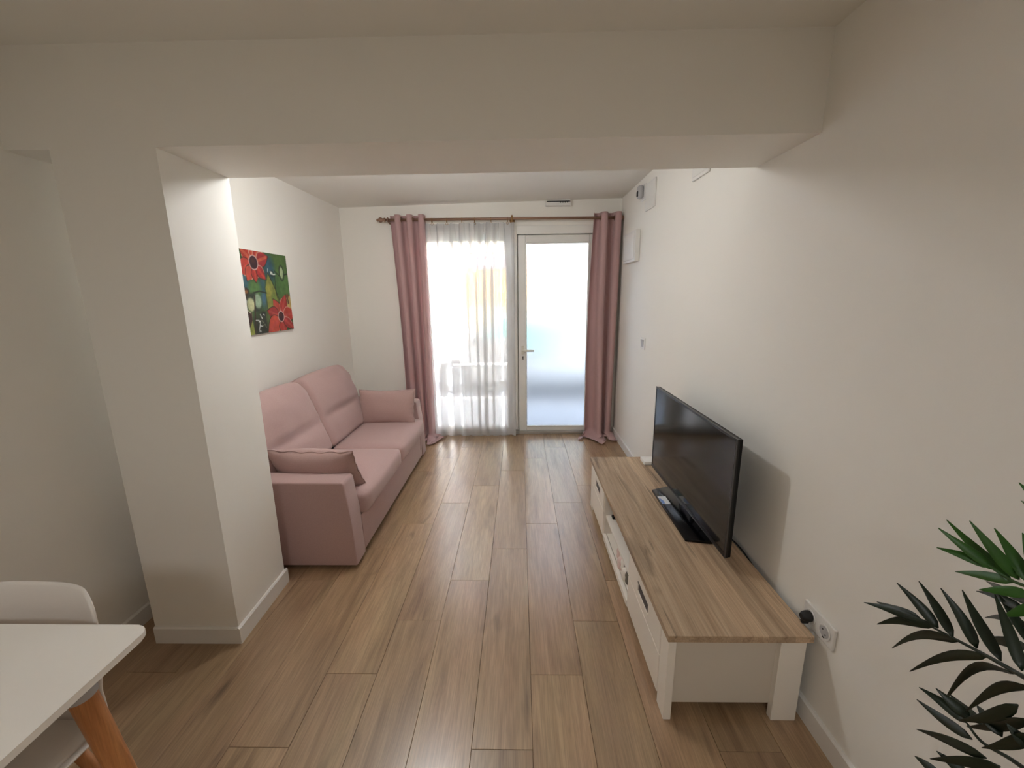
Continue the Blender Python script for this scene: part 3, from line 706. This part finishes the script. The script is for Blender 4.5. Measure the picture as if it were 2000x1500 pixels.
# striped bundle and a small black remote in the open middle
t = thing('cloth_bundle', 'knitted bundle with pink, white and grey stripes in the open shelf', 'cloth', (.585, 1.93, .062))
def wad(c, s, m, n=5):
    b = B(); soft_box(b, c, s, min(s)*.45, n, (0, 0, 0), lambda q, p: p*(1+.10*mnoise.noise(Vector((p.x*60, p.y*60, p.z*60))))); obj('fold', b, m, t, smooth=True)
for k, m in enumerate(('clothpink', 'clothwhite', 'clothpink', 'clothwhite', 'clothgrey', 'clothwhite', 'clothgrey', 'clothwhite')):
    wad((.568+.012*math.sin(k*2.1), 2.045-k*.031, .098+.008*math.cos(k*1.7)), (.085, .044, .074), m)
t = thing('remote_control', 'small black remote lying on the open shelf', 'remote', (.60, 2.28, .184))
b = B(); box(b, .545, .66, 2.262, 2.300,   .1843, .200, .005, 2); rb = obj('case', b, 'tvblack', t, smooth=True, angle=40)
for k in range(5):
    for j in range(2):
        b = B(); lathe(b, [(.004, 0), (.0035, .0015)], (.565+k*.018, 2.274+j*.014, .200), 2, 8); obj('button', b, 'greyplastic', t)

# ------------------------------------------------------------------ television
tv = thing('television', 'flat black television with glossy dark screen on the oak stand', 'television', (.85, 2.03, TZ))
N0, N1 = (.845, 1.556), (.837, 2.515); Z0, Z1 = .42, .938
dx = (N1[0]-N0[0])/(N1[1]-N0[1])
def tvx(y): return N0[0]+(y-N0[1])*dx
def slab(b, y0, y1, z0, z1, xa, xb, bev=0):
    v = hexa(b, [(tvx(y0)+xa, y0, z0), (tvx(y0)+xb, y0, z0), (tvx(y1)+xb, y1, z0), (tvx(y1)+xa, y1, z0), (tvx(y0)+xa, y0, z1), (tvx(y0)+xb, y0, z1), (tvx(y1)+xb, y1, z1), (tvx(y1)+xa, y1, z1)])
    if bev: bmesh.ops.bevel(b, geom=list({e for q in v for e in q.link_edges}), offset=bev, segments=2, affect='EDGES', clamp_overlap=True)
b = B(); slab(b, N0[1]+.001, N1[1]-.001, Z0+.001, Z1-.001, .004, .024, .002); obj('housing', b, 'tvblack', tv)
b = B(); slab(b, N0[1]+.10, N1[1]-.10, Z0+.03, Z1-.16, .024, .052, .012); obj('rear_cover', b, 'tvblack', tv)
b = B(); w_ = .012
slab(b, N0[1], N0[1]+w_, Z0, Z1, 0, .012, .001); slab(b, N1[1]-w_, N1[1], Z0, Z1, 0, .012, .001); slab(b, N0[1]+w_, N1[1]-w_, Z1-w_, Z1, 0, .012, .001); slab(b, N0[1]+w_, N1[1]-w_, Z0, Z0+.018, 0, .012, .001)
obj('bezel', b, 'bezel', tv)
b = B(); slab(b, N0[1], N1[1], Z0-.0015, Z0+.0015, -.0008, .003); slab(b, N0[1], N1[1], Z1-.0012, Z1+.0012, -.0008, .003); slab(b, N0[1]-.0012, N0[1]+.0012, Z0, Z1, -.0008, .003); obj('edge_trim', b, 'chrome', tv)
b = B(); slab(b, N0[1]+w_-.001, N1[1]-w_+.001, Z0+.017, Z1-w_+.001, .0015, .006); obj('screen', b, 'screen', tv)
b = B(); slab(b, 2.01, 2.085, Z0-.012, Z0+.001, 0, .012, .001); obj('sensor_bar', b, 'bezel', tv)
b = B(); prism(b, [(.764, 1.758), (.764, 2.262), (.857, 2.302), (.955, 2.302), (.955, 1.740), (.869, 1.740)], 2, TZ, TZ+.014, .004, 2); st = obj('stand_base', b, 'tvgloss', tv, smooth=True, angle=30)
b = B(); hexa(b, [(.862, 1.95, TZ+.013), (.90, 1.95, TZ+.013), (.90, 2.10, TZ+.013), (.862, 2.10, TZ+.013), (.852, 1.97, .46), (.868, 1.97, .46), (.868, 2.08, .46), (.852, 2.08, .46)]); obj('neck', b, 'tvgloss', tv)
b = B(); box(b, .769, .814, 2.092, 2.178, TZ+.0138, TZ+.0146); sk = obj('sticker', b, 'sticker', st)
b = B(); prism(b, [(.770, 2.094), (.784, 2.094), (.788, 2.120), (.778, 2.150), (.770, 2.156)], 2, TZ+.0145, TZ+.0149); obj('print', b, 'stickerblue', st)
t = thing('router_box', 'small white box on the far end of the oak top', 'box', (.86, 2.69, TZ))
b = B(); box(b, .832, .91, 2.642, 2.745, TZ, TZ+.026, .005, 2); rb = obj('case', b, 'plastic', t, smooth=True, angle=40)
b = B(); box(b, .834, .908, 2.640, 2.6425, TZ+.006, TZ+.010); obj('vent_slot', b, 'greyplastic', t)

# power sockets, plug and the television cable
t = thing('power_socket', 'white double power socket on the wall behind the stand end', 'socket', (XR, 1.228, .397))
b = B(); box(b, XR-.010, XR, 1.156, 1.300, .357, .437, .003, 2); obj('cover_plate', b, 'plastic', t)
for y in (1.262, 1.194):
    b = B(); lathe(b, [(.0265, -.002), (.0255, -.0035), (.0215, -.0035), (.0205, .004), (.0, .004)][:4], (XR-.0095, y, .397), 0, 28); s_ = obj('socket_insert', b, 'plastic', t, smooth=True, angle=30)
    if y < 1.22:
        b = B(); lathe(b, [(.0195, 0), (.0195, .0006)], (XR-.0125, y, .397), 0, 24); obj('recess', b, 'greyplastic', t)
        b = B()
        for dz in (-.0095, .0095): lathe(b, [(.0026, 0), (.0026, .0008)], (XR-.0135, y+dz*.7, .397+dz*.7), 0, 10)
        box(b, XR-.0145, XR-.011, y-.004, y+.004, .397-.0205, .397-.0175); obj('contacts', b, 'dark', t)
t = thing('power_plug', 'round black plug pushed into the wall socket', 'plug', (XR-.013, 1.262, .397))
b = B(); lathe(b, [(.018, 0), (.0185, -.010), (.016, -.022), (.010, -.030)], (XR-.0135, 1.262, .399), 0, 22); obj('plug_body', b, 'rubber', t, smooth=True, angle=50)
b = B(); box(b, XR-.040, XR-.016, 1.256, 1.268, .372, .390, .003, 2); obj('strain_relief', b, 'rubber', t)
def bez(P, n=24):
    out = []
    for i in range(len(P)-1):
        p0 = Vector(P[max(i-1, 0)]); p1 = Vector(P[i]); p2 = Vector(P[i+1]); p3 = Vector(P[min(i+2, len(P)-1)])
        for k in range(n//(len(P)-1)+2):
            t_ = k/(n//(len(P)-1)+2); out.append(.5*((2*p1)+(p2-p0)*t_+(2*p0-5*p1+4*p2-p3)*t_*t_+(3*p1-p0-3*p2+p3)*t_**3))
    out.append(Vector(P[-1])); return out
b = B(); tube(b, bez([(.885, 1.95, .50), (.93, 1.90, .42), (.970, 1.84, .372), (.993, 1.73, .366), (1.0, 1.62, .345), (1.0, 1.45, .30), (.999, 1.33, .32), (.985, 1.275, .375)], 40), .0032, 8)
o = obj('power_cable', b, 'rubber', None, smooth=True); tag(o, 'thin black cable running from the television down behind the stand', 'cable')

# ------------------------------------------------------------------ things on the walls
t = thing('fuse_box', 'white fuse box with a flap door on the wall beside the curtain', 'fuse box', (XR, 3.86, 1.88))
b = B(); box(b, XR-.044, XR, 3.672, 4.055, 1.762, 2.018, .006, 2); obj('housing', b, 'plastic', t)
b = B(); box(b, XR-.050, XR-.042, 3.692, 4.035, 1.782, 1.998, .004, 2); fd = obj('flap_door', b, 'pvc', t)
b = B(); box(b, XR-.052, XR-.049, 3.702, 3.708, 1.874, 1.906, .001); obj('finger_grip', b, 'plastic', fd)
t = thing('cover_plate', 'white square junction cover high on the wall beside the sensor', 'cover plate', (XR, 3.42, 2.235))
b = B(); box(b, XR-.014, XR, 3.312, 3.540, 2.128, 2.328, .004, 2); obj('plate', b, 'plastic', t)
b = B(); box(b, XR-.0155, XR-.013, 3.325, 3.527, 2.141, 2.315, .002); obj('lid', b, 'pvc', t)
t = thing('cover_plate', 'white cover plate on the wall half hidden behind the beam', 'cover plate', (XR, 2.51, 2.235))
b = B(); box(b, XR-.014, XR, 2.402, 2.622, 2.122, 2.335, .016, 3); obj('plate', b, 'plastic', t)
b = B(); box(b, XR-.0155, XR-.013, 2.42, 2.604, 2.140, 2.318, .01, 2); obj('lid', b, 'pvc', t)
t = thing('motion_sensor', 'small rounded grey sensor mounted under the ceiling on the wall', 'sensor', (XR, 3.60, 2.29))
b = B(); box(b, XR-.018, XR, 3.555, 3.665, 2.225, 2.345, .006, 2); obj('back_plate', b, 'plastic', t)
b = B(); soft_box(b, (XR-.040, 3.60, 2.287), (.05, .062, .105), .024, 5); obj('dome', b, 'greyplastic', t, smooth=True)
b = B(); soft_box(b, (XR-.062, 3.598, 2.272), (.012, .034, .042), .006, 4); obj('lens', b, 'bezel', t, smooth=True)
t = thing('light_switch', 'small white light switch on the wall between curtain and television', 'switch', (XR, 3.42, 1.095))
b = B(); box(b, XR-.009, XR, 3.368, 3.478, 1.050, 1.142, .003, 2); obj('cover_plate', b, 'plastic', t)
b = B(); prism(b, [(XR-.009, 1.066), (XR-.018, 1.128), (XR-.009, 1.128)], 1, 3.395, 3.452); obj('rocker', b, 'greyplastic', t)
t = thing('air_vent', 'white slotted air vent under the ceiling above the glass door', 'vent', (.39, YF, 2.35))
b = B(); box(b, .262, .508, YF-.055, YF, 2.336, 2.372, .006, 2); obj('housing', b, 'plastic', t)
b = B(); box(b, .275, .498, YF-.048, YF-.012, 2.372, 2.382); obj('air_gap', b, 'dark', t)
b = B(); box(b, .268, .502, YF-.062, YF-.004, 2.381, 2.3915, .003); obj('top_flange', b, 'plastic', t)
for k in range(4):
    b = B(); box(b, .40+k*.022, .412+k*.022, YF-.0565, YF-.05, 2.362, 2.370); obj('slot', b, 'dark', t)

# ------------------------------------------------------------------ the flower painting (flat print: a colour per point of a fine mesh)
PU, PV = 150, 150
def paint():
    u, v = np.meshgrid(np.linspace(0, 1, PU+1), np.linspace(0, 1, PV+1), indexing='ij')
    rng = np.random.RandomState(2)
    def smooth_noise(n, a):
        g = rng.rand(n+2, n+2); x = u*n; y = v*n*1.0; i = np.clip(x.astype(int), 0, n); j = np.clip(y.astype(int), 0, n); fx, fy = x-i, y-j
        return a*((g[i, j]*(1-fx)+g[i+1, j]*fx)*(1-fy)+(g[i, j+1]*(1-fx)+g[i+1, j+1]*fx)*fy-.5)
    col = np.zeros((PU+1, PV+1, 3)); col[:] = (62, 98, 48)
    def blend(mask, c):
        m = np.clip(mask, 0, 1)[..., None]; col[:] = col*(1-m)+np.array(c, float)*m
    def blob(cx, cy, rx, ry, c, s=1.0, soft=.6):
        d = np.sqrt(((u-cx)/rx)**2+((v-cy)/ry)**2); blend((1-d)/soft*s, c)
    def poly(P, c, edge=None, ew=.012, soft=.008):
        P = np.array(P); inside = np.zeros(u.shape, bool); dist = np.full(u.shape, 9.0); n = len(P)
        for i in range(n):
            (x0, y0), (x1, y1) = P[i], P[(i+1) % n]
            cond = ((y0 > v) != (y1 > v)); xi = (x1-x0)*(v-y0)/((y1-y0) if abs(y1-y0) > 1e-9 else 1e-9)+x0; inside ^= cond & (u < xi)
            dx, dy = x1-x0, y1-y0; t = np.clip(((u-x0)*dx+(v-y0)*dy)/max(dx*dx+dy*dy, 1e-9), 0, 1); dist = np.minimum(dist, np.hypot(u-x0-t*dx, v-y0-t*dy))
        sd = np.where(inside, dist, -dist)
        if edge is not None: blend((ew-np.abs(sd+ew*.6))/soft, edge)
        blend(sd/soft+.5, c); return sd
    def stroke(P, w, c):
        dist = np.full(u.shape, 9.0)
        for (x0, y0), (x1, y1) in zip(P, P[1:]):
            dx, dy = x1-x0, y1-y0; t = np.clip(((u-x0)*dx+(v-y0)*dy)/max(dx*dx+dy*dy, 1e-9), 0, 1); dist = np.minimum(dist, np.hypot(u-x0-t*dx, v-y0-t*dy))
        blend((w-dist)/.007+.5, c)
    def petal(cx, cy, tx, ty, w, c, c2, outline=(222, 170, 150), r0=.06):
        L = math.hypot(tx-cx, ty-cy); dx, dy = (tx-cx)/L, (ty-cy)/L; P = []
        for k in range(13):
            s = k/12; P.append((cx+dx*(r0+s*(L-r0))-dy*w*math.sin(PI*s**.8)*.5-dy*.012*(1-s), cy+dy*(r0+s*(L-r0))+dx*w*math.sin(PI*s**.8)*.5+dx*.012*(1-s)))
        for k in range(12, -1, -1):
            s = k/12; P.append((cx+dx*(r0+s*(L-r0))+dy*w*math.sin(PI*s**.8)*.5+dy*.012*(1-s), cy+dy*(r0+s*(L-r0))-dx*w*math.sin(PI*s**.8)*.5-dx*.012*(1-s)))
        stroke(P[12:], .009, (40, 40, 26)); poly(P, c); stroke(P[:9], .006, outline)
        stroke([(cx+dx*L*.3, cy+dy*L*.3), (cx+dx*L*.85, cy+dy*L*.85)], .018, c2)
    blob(.85, .95, .5, .35, (78, 112, 52)); blob(.9, .55, .28, .35, (84, 128, 62)); blob(.58, .80, .16, .24, (40, 92, 112)); blob(.05, .62, .15, .20, (54, 104, 118)); blob(.40, .60, .12, .16, (52, 98, 104), .8)
    blob(.42, .42, .13, .16, (70, 112, 138), .9); blob(.24, .55, .16, .13, (92, 138, 70)); blob(.30, .10, .25, .22, (50, 58, 34)); blob(.07, .42, .10, .14, (58, 56, 50)); blob(.5, .18, .16, .30, (104, 122, 58), .8)
    poly([(.545, .746), (.455, .561), (.455, .30), (.60, .20), (.74, .36), (.657, .562)], (146, 156, 66), (60, 84, 40), .01); blob(.52, .50, .07, .2, (172, 168, 70), .7); blob(.62, .42, .1, .1, (112, 138, 60), .8)
    stroke([(.545, .746), (.657, .562), (.73, .40)], .006, (40, 56, 36)); stroke([(.70, .78), (.80, .72), (1.0, .76)], .008, (30, 44, 26)); stroke([(.69, .74), (.67, .50), (.72, .36)], .006, (32, 48, 34))
    # pale pods, a small bird-like mark, stems
    blob(.853, .765, .070, .118, (34, 50, 30), 1, .25); blob(.855, .765, .047, .092, (190, 208, 160), 1, .3)
    blob(.634, .742, .065, .05, (30, 60, 60), 1, .3); blob(.622, .752, .034, .026, (214, 222, 216), 1, .4); stroke([(.60, .77), (.655, .735), (.70, .74)], .008, (220, 224, 214)); stroke([(.552, .80), (.548, .765)], .008, (210, 220, 220))
    blob(.204, .385, .155, .135, (50, 62, 48), 1, .25); blob(.125, .36, .085, .095, (206, 208, 160), 1, .3); blob(.265, .40, .085, .105, (164, 190, 160), 1, .3); stroke([(.215, .46), (.19, .30), (.139, .0)], .012, (62, 42, 30))
    stroke([(.20, .50), (.32, .52), (.46, .50)], .008, (40, 46, 34))
    blob(.064, .515, .07, .055, (52, 34, 24), 1, .4); blob(.07, .512, .04, .03, (160, 106, 52), 1, .5); stroke([(.0, .555), (.04, .55)], .010, (200, 196, 186)); stroke([(.03, .45), (.05, .40), (.035, .37)], .012, (206, 206, 200))
    poly([(.0, .27), (.03, .275), (.118, .27), (.112, .173), (.03, .05), (.0, .12)], (66, 36, 34), (150, 140, 110), .006); stroke([(.06, .29), (.10, .26)], .006, (214, 206, 190))
    poly([(.118, .171), (.13, -.02), (.0, -.02), (.02, .04)], (150, 160, 62))
    poly([(.387, .274), (.192, .15), (.159, 0), (.39, .0)], (44, 48, 36)); blob(.34, .24, .06, .04, (28, 30, 28))
    for P in ([(.276, .235), (.296, .20), (.31, .185)], [(.232, .147), (.264, .155), (.245, .10), (.222, .055)], [(.25, .10), (.285, .09)], [(.222, .037), (.25, .03)], [(.335, .234), (.36, .225)], [(.18, .17), (.24, .165)]): stroke(P, .007, (222, 224, 218))
    for P in ([(.29, .16), (.33, .13)], [(.30, .09), (.35, .11), (.37, .07)]): stroke(P, .006, (120, 124, 96))
    poly([(1.01, .47), (.90, .44), (.915, .381), (.874, .261), (1.01, .25)], (214, 186, 112)); stroke([(.925, .46), (.94, .36)], .014, (96, 64, 36)); blob(.93, .46, .05, .04, (120, 70, 44))
    reds = [(196, 58, 42), (206, 78, 56), (188, 50, 44), (178, 46, 50)]
    F1 = (.28, .861); F2 = (.725, .19)
    for k, (t, w) in enumerate((((.05, 1.02), .14), ((.278, 1.06), .12), ((.42, 1.05), .13), ((.585, .955), .17), ((-.03, .745), .20), ((.117, .64), .15), ((.283, .625), .12), ((.485, .665), .13))):
        petal(*F1, *t, w, reds[k % 4], (224, 104, 70) if k < 4 else (212, 74, 56))
    for k, (t, w) in enumerate((((.585, .42), .14), ((.885, .48), .15), ((.43, .275), .16), ((1.06, .225), .20), ((.40, .0), .22), ((.775, -.05), .18), ((1.03, .0), .12))):
        petal(*F2, *t, w, reds[(k+1) % 4], (204, 78, 66), r0=.05)
    for (cx, cy), r in ((F1, .082), (F2, .066)):
        blob(cx, cy, r+.014, (r+.014), (232, 196, 188), 1, .12); blob(cx, cy, r, r, (62, 22, 36), 1, .12); blob(cx-.01, cy+.02, r*.6, r*.5, (84, 38, 36), .8)
    col *= (1+smooth_noise(16, .22)+smooth_noise(45, .14))[..., None]
    return np.clip(col*.86, 0, 255)
pt = thing('flower_painting', 'square canvas painting of two red flowers on green above the sofa', 'painting', (XL, 2.976, 1.528))
PY0, PY1, PZ0, PZ1, PT = 2.694, 3.258, 1.252, 1.803, .018
b = B(); box(b, XL, XL+PT, PY0, PY1, PZ0, PZ1, .002); obj('stretched_canvas', b, 'canvas', pt)
b = B(); gg = grid(b, PU, PV, lambda u, v: Vector((XL+PT+.0006, PY0+.002+u*(PY1-PY0-.004), PZ0+.002+v*(PZ1-PZ0-.004))))
pm = mat('painted_picture', (255, 255, 255), .55, .35, bump=(240, .1, .001))
an = pm.node_tree.nodes.new('ShaderNodeAttribute'); an.attribute_name = 'paint'
pm.node_tree.links.new(an.outputs['Color'], pm.node_tree.nodes['Principled BSDF'].inputs['Base Color'])
po = obj('painted_face', b, pm, pt)
cc = paint()/255.0; cl = np.where(cc <= .04045, cc/12.92, ((cc+.055)/1.055)**2.4).reshape(-1, 3)
ca = po.data.color_attributes.new('paint', 'FLOAT_COLOR', 'POINT'); ca.data.foreach_set('color', np.hstack([cl, np.ones((len(cl), 1))]).astype(np.float32).ravel())

# ------------------------------------------------------------------ dining table and chair
tb = thing('dining_table', 'white rectangular table with splayed beech legs in the near corner', 'table', (-1.28, .25, 0))
TXa, TXb, TYa, TYb = -1.70, -.868, -.38, .825
def round_rect(x0, x1, y0, y1, r, n=6):
    P = []
    for cx, cy, a0 in ((x1-r, y1-r, 0), (x0+r, y1-r, 90), (x0+r, y0+r, 180), (x1-r, y0+r, 270)):
        for k in range(n+1):
            a = math.radians(a0+90*k/n); P.append((cx+r*math.cos(a), cy+r*math.sin(a)))
    return P
b = B(); prism(b, round_rect(TXa, TXb, TYa, TYb, .03), 2, .734, .75, .003, 2); obj('tabletop', b, 'table', tb, smooth=True, angle=30)
b = B(); prism(b, round_rect(TXa+.13, TXb-.11, TYa+.13, TYb-.15, .02), 2, .712, .734); obj('apron', b, 'greyplastic', tb)
for sx, sy in ((1, 1), (1, -1), (-1, 1), (-1, -1)):
    cx, cy = (TXb-.075 if sx > 0 else TXa+.075), (TYb-.115 if sy > 0 else TYa+.115)
    p0 = Vector((cx, cy, .728)); p1 = Vector((cx+sx*.050, cy+sy*.068, 0.0))
    if p1.x < XL+.02: p1.x = XL+.03
    def leg_bm(): 
        b = B(); tube(b, [p0.lerp(p1, .06), p0.lerp(p1, .08), p0.lerp(p1, .5), p0.lerp(p1, .985), p1], [.022, .0245, .0225, .016, .014], 18); return b
    lg = obj('leg', leg_bm(), 'beech', tb, smooth=True, angle=50)
    b = B(); tube(b, [p0+Vector((0, 0, .004)), p0.lerp(p1, .075)], [.029, .0275], 18); box(b, p0.x-.045, p0.x+.045, p0.y-.045, p0.y+.045, .728, .7345); obj('leg_bracket', b, 'greyplastic', lg, smooth=True, angle=40)

ch = thing('dining_chair', 'white moulded shell chair with beech legs tucked under the white table', 'chair', (-1.235, .70, 0)); ch.rotation_euler = (0, 0, math.radians(-2))
def shell(u, v):
    """u across -1..1, v: 0 front lip of the seat .. 1 top of the back; the chair faces -y"""
    a = 2*u-1
    K = [(-.215, .438), (-.19, .447), (-.10, .437), (0, .425), (.09, .425), (.145, .452), (.172, .52), (.190, .61), (.204, .70), (.212, .80)]
    Wd = [.165, .188, .198, .200, .199, .197, .196, .195, .194, .190]
    s = v*(len(K)-1); i = min(int(s), len(K)-2); f = s-i
    y = K[i][0]*(1-f)+K[i+1][0]*f; z = K[i][1]*(1-f)+K[i+1][1]*f; w = Wd[i]*(1-f)+Wd[i+1]*f
    # rounded outline at lip and top, raised flanks
    e = abs(a)**2
    if v > .86: k = (v-.86)/.14; w *= 1-.03*k**3; z -= .040*max(0, abs(a)-.80)**1.5/.0894*k; z += .006*math.cos(a*PI)*-k*.6
    if v < .14: k = (.14-v)/.14; w *= 1-.18*k*k; y += .03*e*k
    up_ = .040*abs(a)**2.6*math.sin(PI*min(1, max(0, v-.02)/.72))
    fwd = -.050*abs(a)**2.4*min(1, max(0, (v-.5)/.2))
    return Vector((a*w, y+fwd, z+up_))
b = B(); grid(b, 28, 45, shell); so = obj('seat_shell', b, 'shell', ch, smooth=True, local=True)
md = so.modifiers.new('plastic', 'SOLIDIFY'); md.thickness = .009; md.offset = 1; subsurf(so, 1)
b = B(); soft_box(b, (0, -.03, .447), (.35, .34, .035), .016, 8, (0, 0, .006)); obj('seat_pad', b, 'shell', ch, smooth=True, local=True)
for sx in (-1, 1):
    for sy in (-1, 1):
        b = B(); tube(b, [(sx*.13, sy*.11-.01, .420), (sx*.165, sy*.150-.01, .22), (sx*.215, sy*.20-.01, 0)], [.014, .0155, .011], 14); lg = obj('leg', b, 'beech', ch, smooth=True, local=True)
        b = B(); lathe(b, [(.017, .405), (.017, .43), (.010, .434)], (sx*.128, sy*.108-.01, 0), 2, 14); obj('leg_cap', b, 'rubber', lg, local=True)
for p, q in (((-.165, .14, .22), (.165, -.16, .22)), ((.165, .14, .226), (-.165, -.16, .226))):
    b = B(); tube(b, [p, q], .004, 8); obj('brace_rod', b, 'rubber', ch, smooth=True, local=True)

# ------------------------------------------------------------------ the palm by the near right corner
FRONDS = []
FRONDS.append(([(0.743, 0.596, 1.069), (0.749, 0.57, 1.065), (0.75, 0.543, 1.072), (0.747, 0.509, 1.081), (0.735, 0.451, 1.08)],
  [((0.745, 0.591, 1.069), (0.697, 0.643, 1.111)), ((0.749, 0.575, 1.066), (0.736, 0.669, 1.111)), ((0.749, 0.565, 1.072), (0.704, 0.607, 1.145)), ((0.749, 0.553, 1.075), (0.752, 0.613, 1.129)), ((0.743, 0.598, 1.07), (0.704, 0.645, 1.073)), ((0.75, 0.57, 1.064), (0.76, 0.659, 1.017)), ((0.753, 0.552, 1.058), (0.732, 0.596, 1.03)), ((0.749, 0.538, 1.079), (0.755, 0.58, 1.141)), ((0.757, 0.541, 1.047), (0.745, 0.569, 1.004)), ((0.746, 0.52, 1.087), (0.754, 0.551, 1.153))]))
FRONDS.append(([(0.703, 0.635, 0.932), (0.698, 0.578, 0.951), (0.685, 0.524, 0.973), (0.66, 0.466, 1.001), (0.619, 0.403, 1.04), (0.532, 0.308, 1.109)],
  [((0.703, 0.635, 0.932), (0.674, 0.724, 0.9)), ((0.701, 0.642, 0.935), (0.711, 0.737, 0.891)), ((0.701, 0.612, 0.943), (0.673, 0.668, 0.987)), ((0.699, 0.587, 0.949), (0.709, 0.666, 0.992)), ((0.69, 0.546, 0.968), (0.668, 0.593, 1.035)), ((0.677, 0.506, 0.986), (0.701, 0.592, 1.033)), ((0.702, 0.619, 0.941), (0.686, 0.702, 0.87)), ((0.699, 0.578, 0.95), (0.734, 0.711, 0.807)), ((0.686, 0.529, 0.971), (0.707, 0.646, 0.82)), ((0.669, 0.484, 0.988), (0.754, 0.623, 0.779)), ((0.66, 0.462, 0.992), (0.704, 0.55, 0.846)), ((0.66, 0.47, 1.007), (0.683, 0.537, 1.07))]))
FRONDS.append(([(0.73, 0.566, 0.804), (0.734, 0.544, 0.793), (0.727, 0.504, 0.815), (0.713, 0.459, 0.84), (0.663, 0.379, 0.914)],
  [((0.73, 0.566, 0.804), (0.7, 0.619, 0.815)), ((0.736, 0.558, 0.78), (0.745, 0.658, 0.744)), ((0.727, 0.561, 0.819), (0.701, 0.595, 0.84)), ((0.74, 0.538, 0.769), (0.758, 0.658, 0.674)), ((0.737, 0.518, 0.78), (0.732, 0.604, 0.676)), ((0.761, 0.595, 0.632), (0.77, 0.661, 0.605)), ((0.753, 0.566, 0.696), (0.728, 0.594, 0.707)), ((0.726, 0.544, 0.828), (0.745, 0.61, 0.811)), ((0.7, 0.493, 0.926), (0.712, 0.563, 0.812)), ((0.698, 0.478, 0.919), (0.758, 0.586, 0.771)), ((0.7, 0.47, 0.903), (0.716, 0.529, 0.801)), ((0.722, 0.515, 0.841), (0.746, 0.572, 0.833)), ((0.709, 0.476, 0.872), (0.694, 0.495, 0.891))]))
FRONDS.append(([(0.809, 0.602, 0.992), (0.785, 0.555, 0.993), (0.741, 0.485, 0.995), (0.63, 0.369, 1.054)],
  [((0.795, 0.579, 1.001), (0.837, 0.685, 0.957)), ((0.782, 0.565, 1.024), (0.865, 0.697, 0.969)), ((0.807, 0.574, 0.943), (0.854, 0.673, 0.864)), ((0.795, 0.569, 0.981), (0.883, 0.699, 0.888)), ((0.797, 0.56, 0.953), (0.812, 0.634, 0.993))]))
FRONDS.append(([(0.752, 0.554, 1.185), (0.755, 0.529, 1.146), (0.742, 0.457, 1.083)],
  [((0.753, 0.554, 1.182), (0.734, 0.583, 1.221)), ((0.753, 0.549, 1.176), (0.785, 0.615, 1.175)), ((0.746, 0.54, 1.194), (0.723, 0.556, 1.245))]))
PX, PYp = .80, .22
pl = thing('potted_palm', 'green feathery palm standing in a planter by the right wall', 'plant', (PX, PYp, 0))
b = B(); lathe(b, [(.10, 0), (.112, .01), (.138, .24), (.145, .26), (.145, .27), (.132, .27), (.128, .235), (.02, .235)], (PX, PYp, 0), 2, 32); obj('planter', b, 'pot', pl, smooth=True, angle=40)
b = B(); lathe(b, [(.128, .232), (.122, .24), (.05, .246), (.01, .246)], (PX, PYp, 0), 2, 24); obj('soil', b, 'soil', pl, smooth=True)
def leaflet(bm, Bp, Tp, w, curve, seed, droop):
    """lance-shaped blade folded along its midrib, from its base Bp to its tip Tp"""
    Bp, Tp = Vector(Bp), Vector(Tp); ax = Tp-Bp; L = ax.length; ax.normalize()
    view = Vector((-.55, -.62, .55)).normalized()
    side = ax.cross(view)
    side = side.normalized() if side.length > 1e-3 else ax.cross(Vector((0, 0, 1))).normalized()
    nrm = side.cross(ax).normalized(); rr = random.Random(seed); n = 10; rows = []
    tw = rr.uniform(-.25, .25)
    for i in range(n+1):
        s = i/n; c = Bp.lerp(Tp, s)+side*curve*L*math.sin(PI*s)+Vector((0, 0, droop*L*math.sin(PI*s)))+nrm*.02*L*math.sin(PI*s)
        hw = w*.5*(math.sin(PI*min(1, s**.62*.985+.012)))**.95*(1-.25*s)+.0006
        if s > .97: hw = .0005
        a = tw*s; sd = side*math.cos(a)+nrm*math.sin(a)
        rows.append([bm.verts.new(c-sd*hw+nrm*hw*.28), bm.verts.new(c-nrm*.0006), bm.verts.new(c+sd*hw+nrm*hw*.28)])
    for r0, r1 in zip(rows, rows[1:]):
        for k in range(2): bm.faces.new((r0[k], r0[k+1], r1[k+1], r1[k]))
    return rows
CROWN = Vector((PX-.01, PYp+.02, .62))
STYLE = ((.0155, 'leaf'), (.0150, 'leafshade'), (.0165, 'leafshade'), (.015, 'leafshade'), (.013, 'leaf'))
for fi, (rach, leaves) in enumerate(FRONDS):
    wd, mm = STYLE[fi]
    pts = [Vector(p) for p in rach]; last = pts[-1]
    tail = [last, Vector((last.x*.6+CROWN.x*.4, last.y*.6+CROWN.y*.4, max(last.z, CROWN.z+.2)*.8+CROWN.z*.2)), CROWN+Vector((R.uniform(-.015, .015), R.uniform(-.02, .02), 0)), Vector((PX+R.uniform(-.02, .02), PYp+R.uniform(-.02, .02), .24))]
    path = bez(pts[:-1]+tail, 40)
    b = B(); m_ = len(path); tube(b, path, [.0012+.0042*(i/(m_-1))**.7 for i in range(m_)], 8); fr = obj('frond_stalk', b, 'stem' if mm == 'leaf' else 'leafshade', pl, smooth=True)
    for k, (Bp, Tp) in enumerate(leaves):
        b = B(); up_leaf = Tp[2] > Bp[2]
        bend = {1: {7: .10, 8: .12, 9: .16, 10: .14, 6: .06}}.get(fi, {}).get(k, R.uniform(-.03, .03))
        leaflet(b, Bp, Tp, wd*R.uniform(.92, 1.1), R.uniform(-.03, .03), fi*50+k, bend if bend > .05 else R.uniform(0, .03))
        o = obj('leaflet', b, mm, fr, smooth=True)
        md = o.modifiers.new('blade', 'SOLIDIFY'); md.thickness = .0007; md.offset = 0
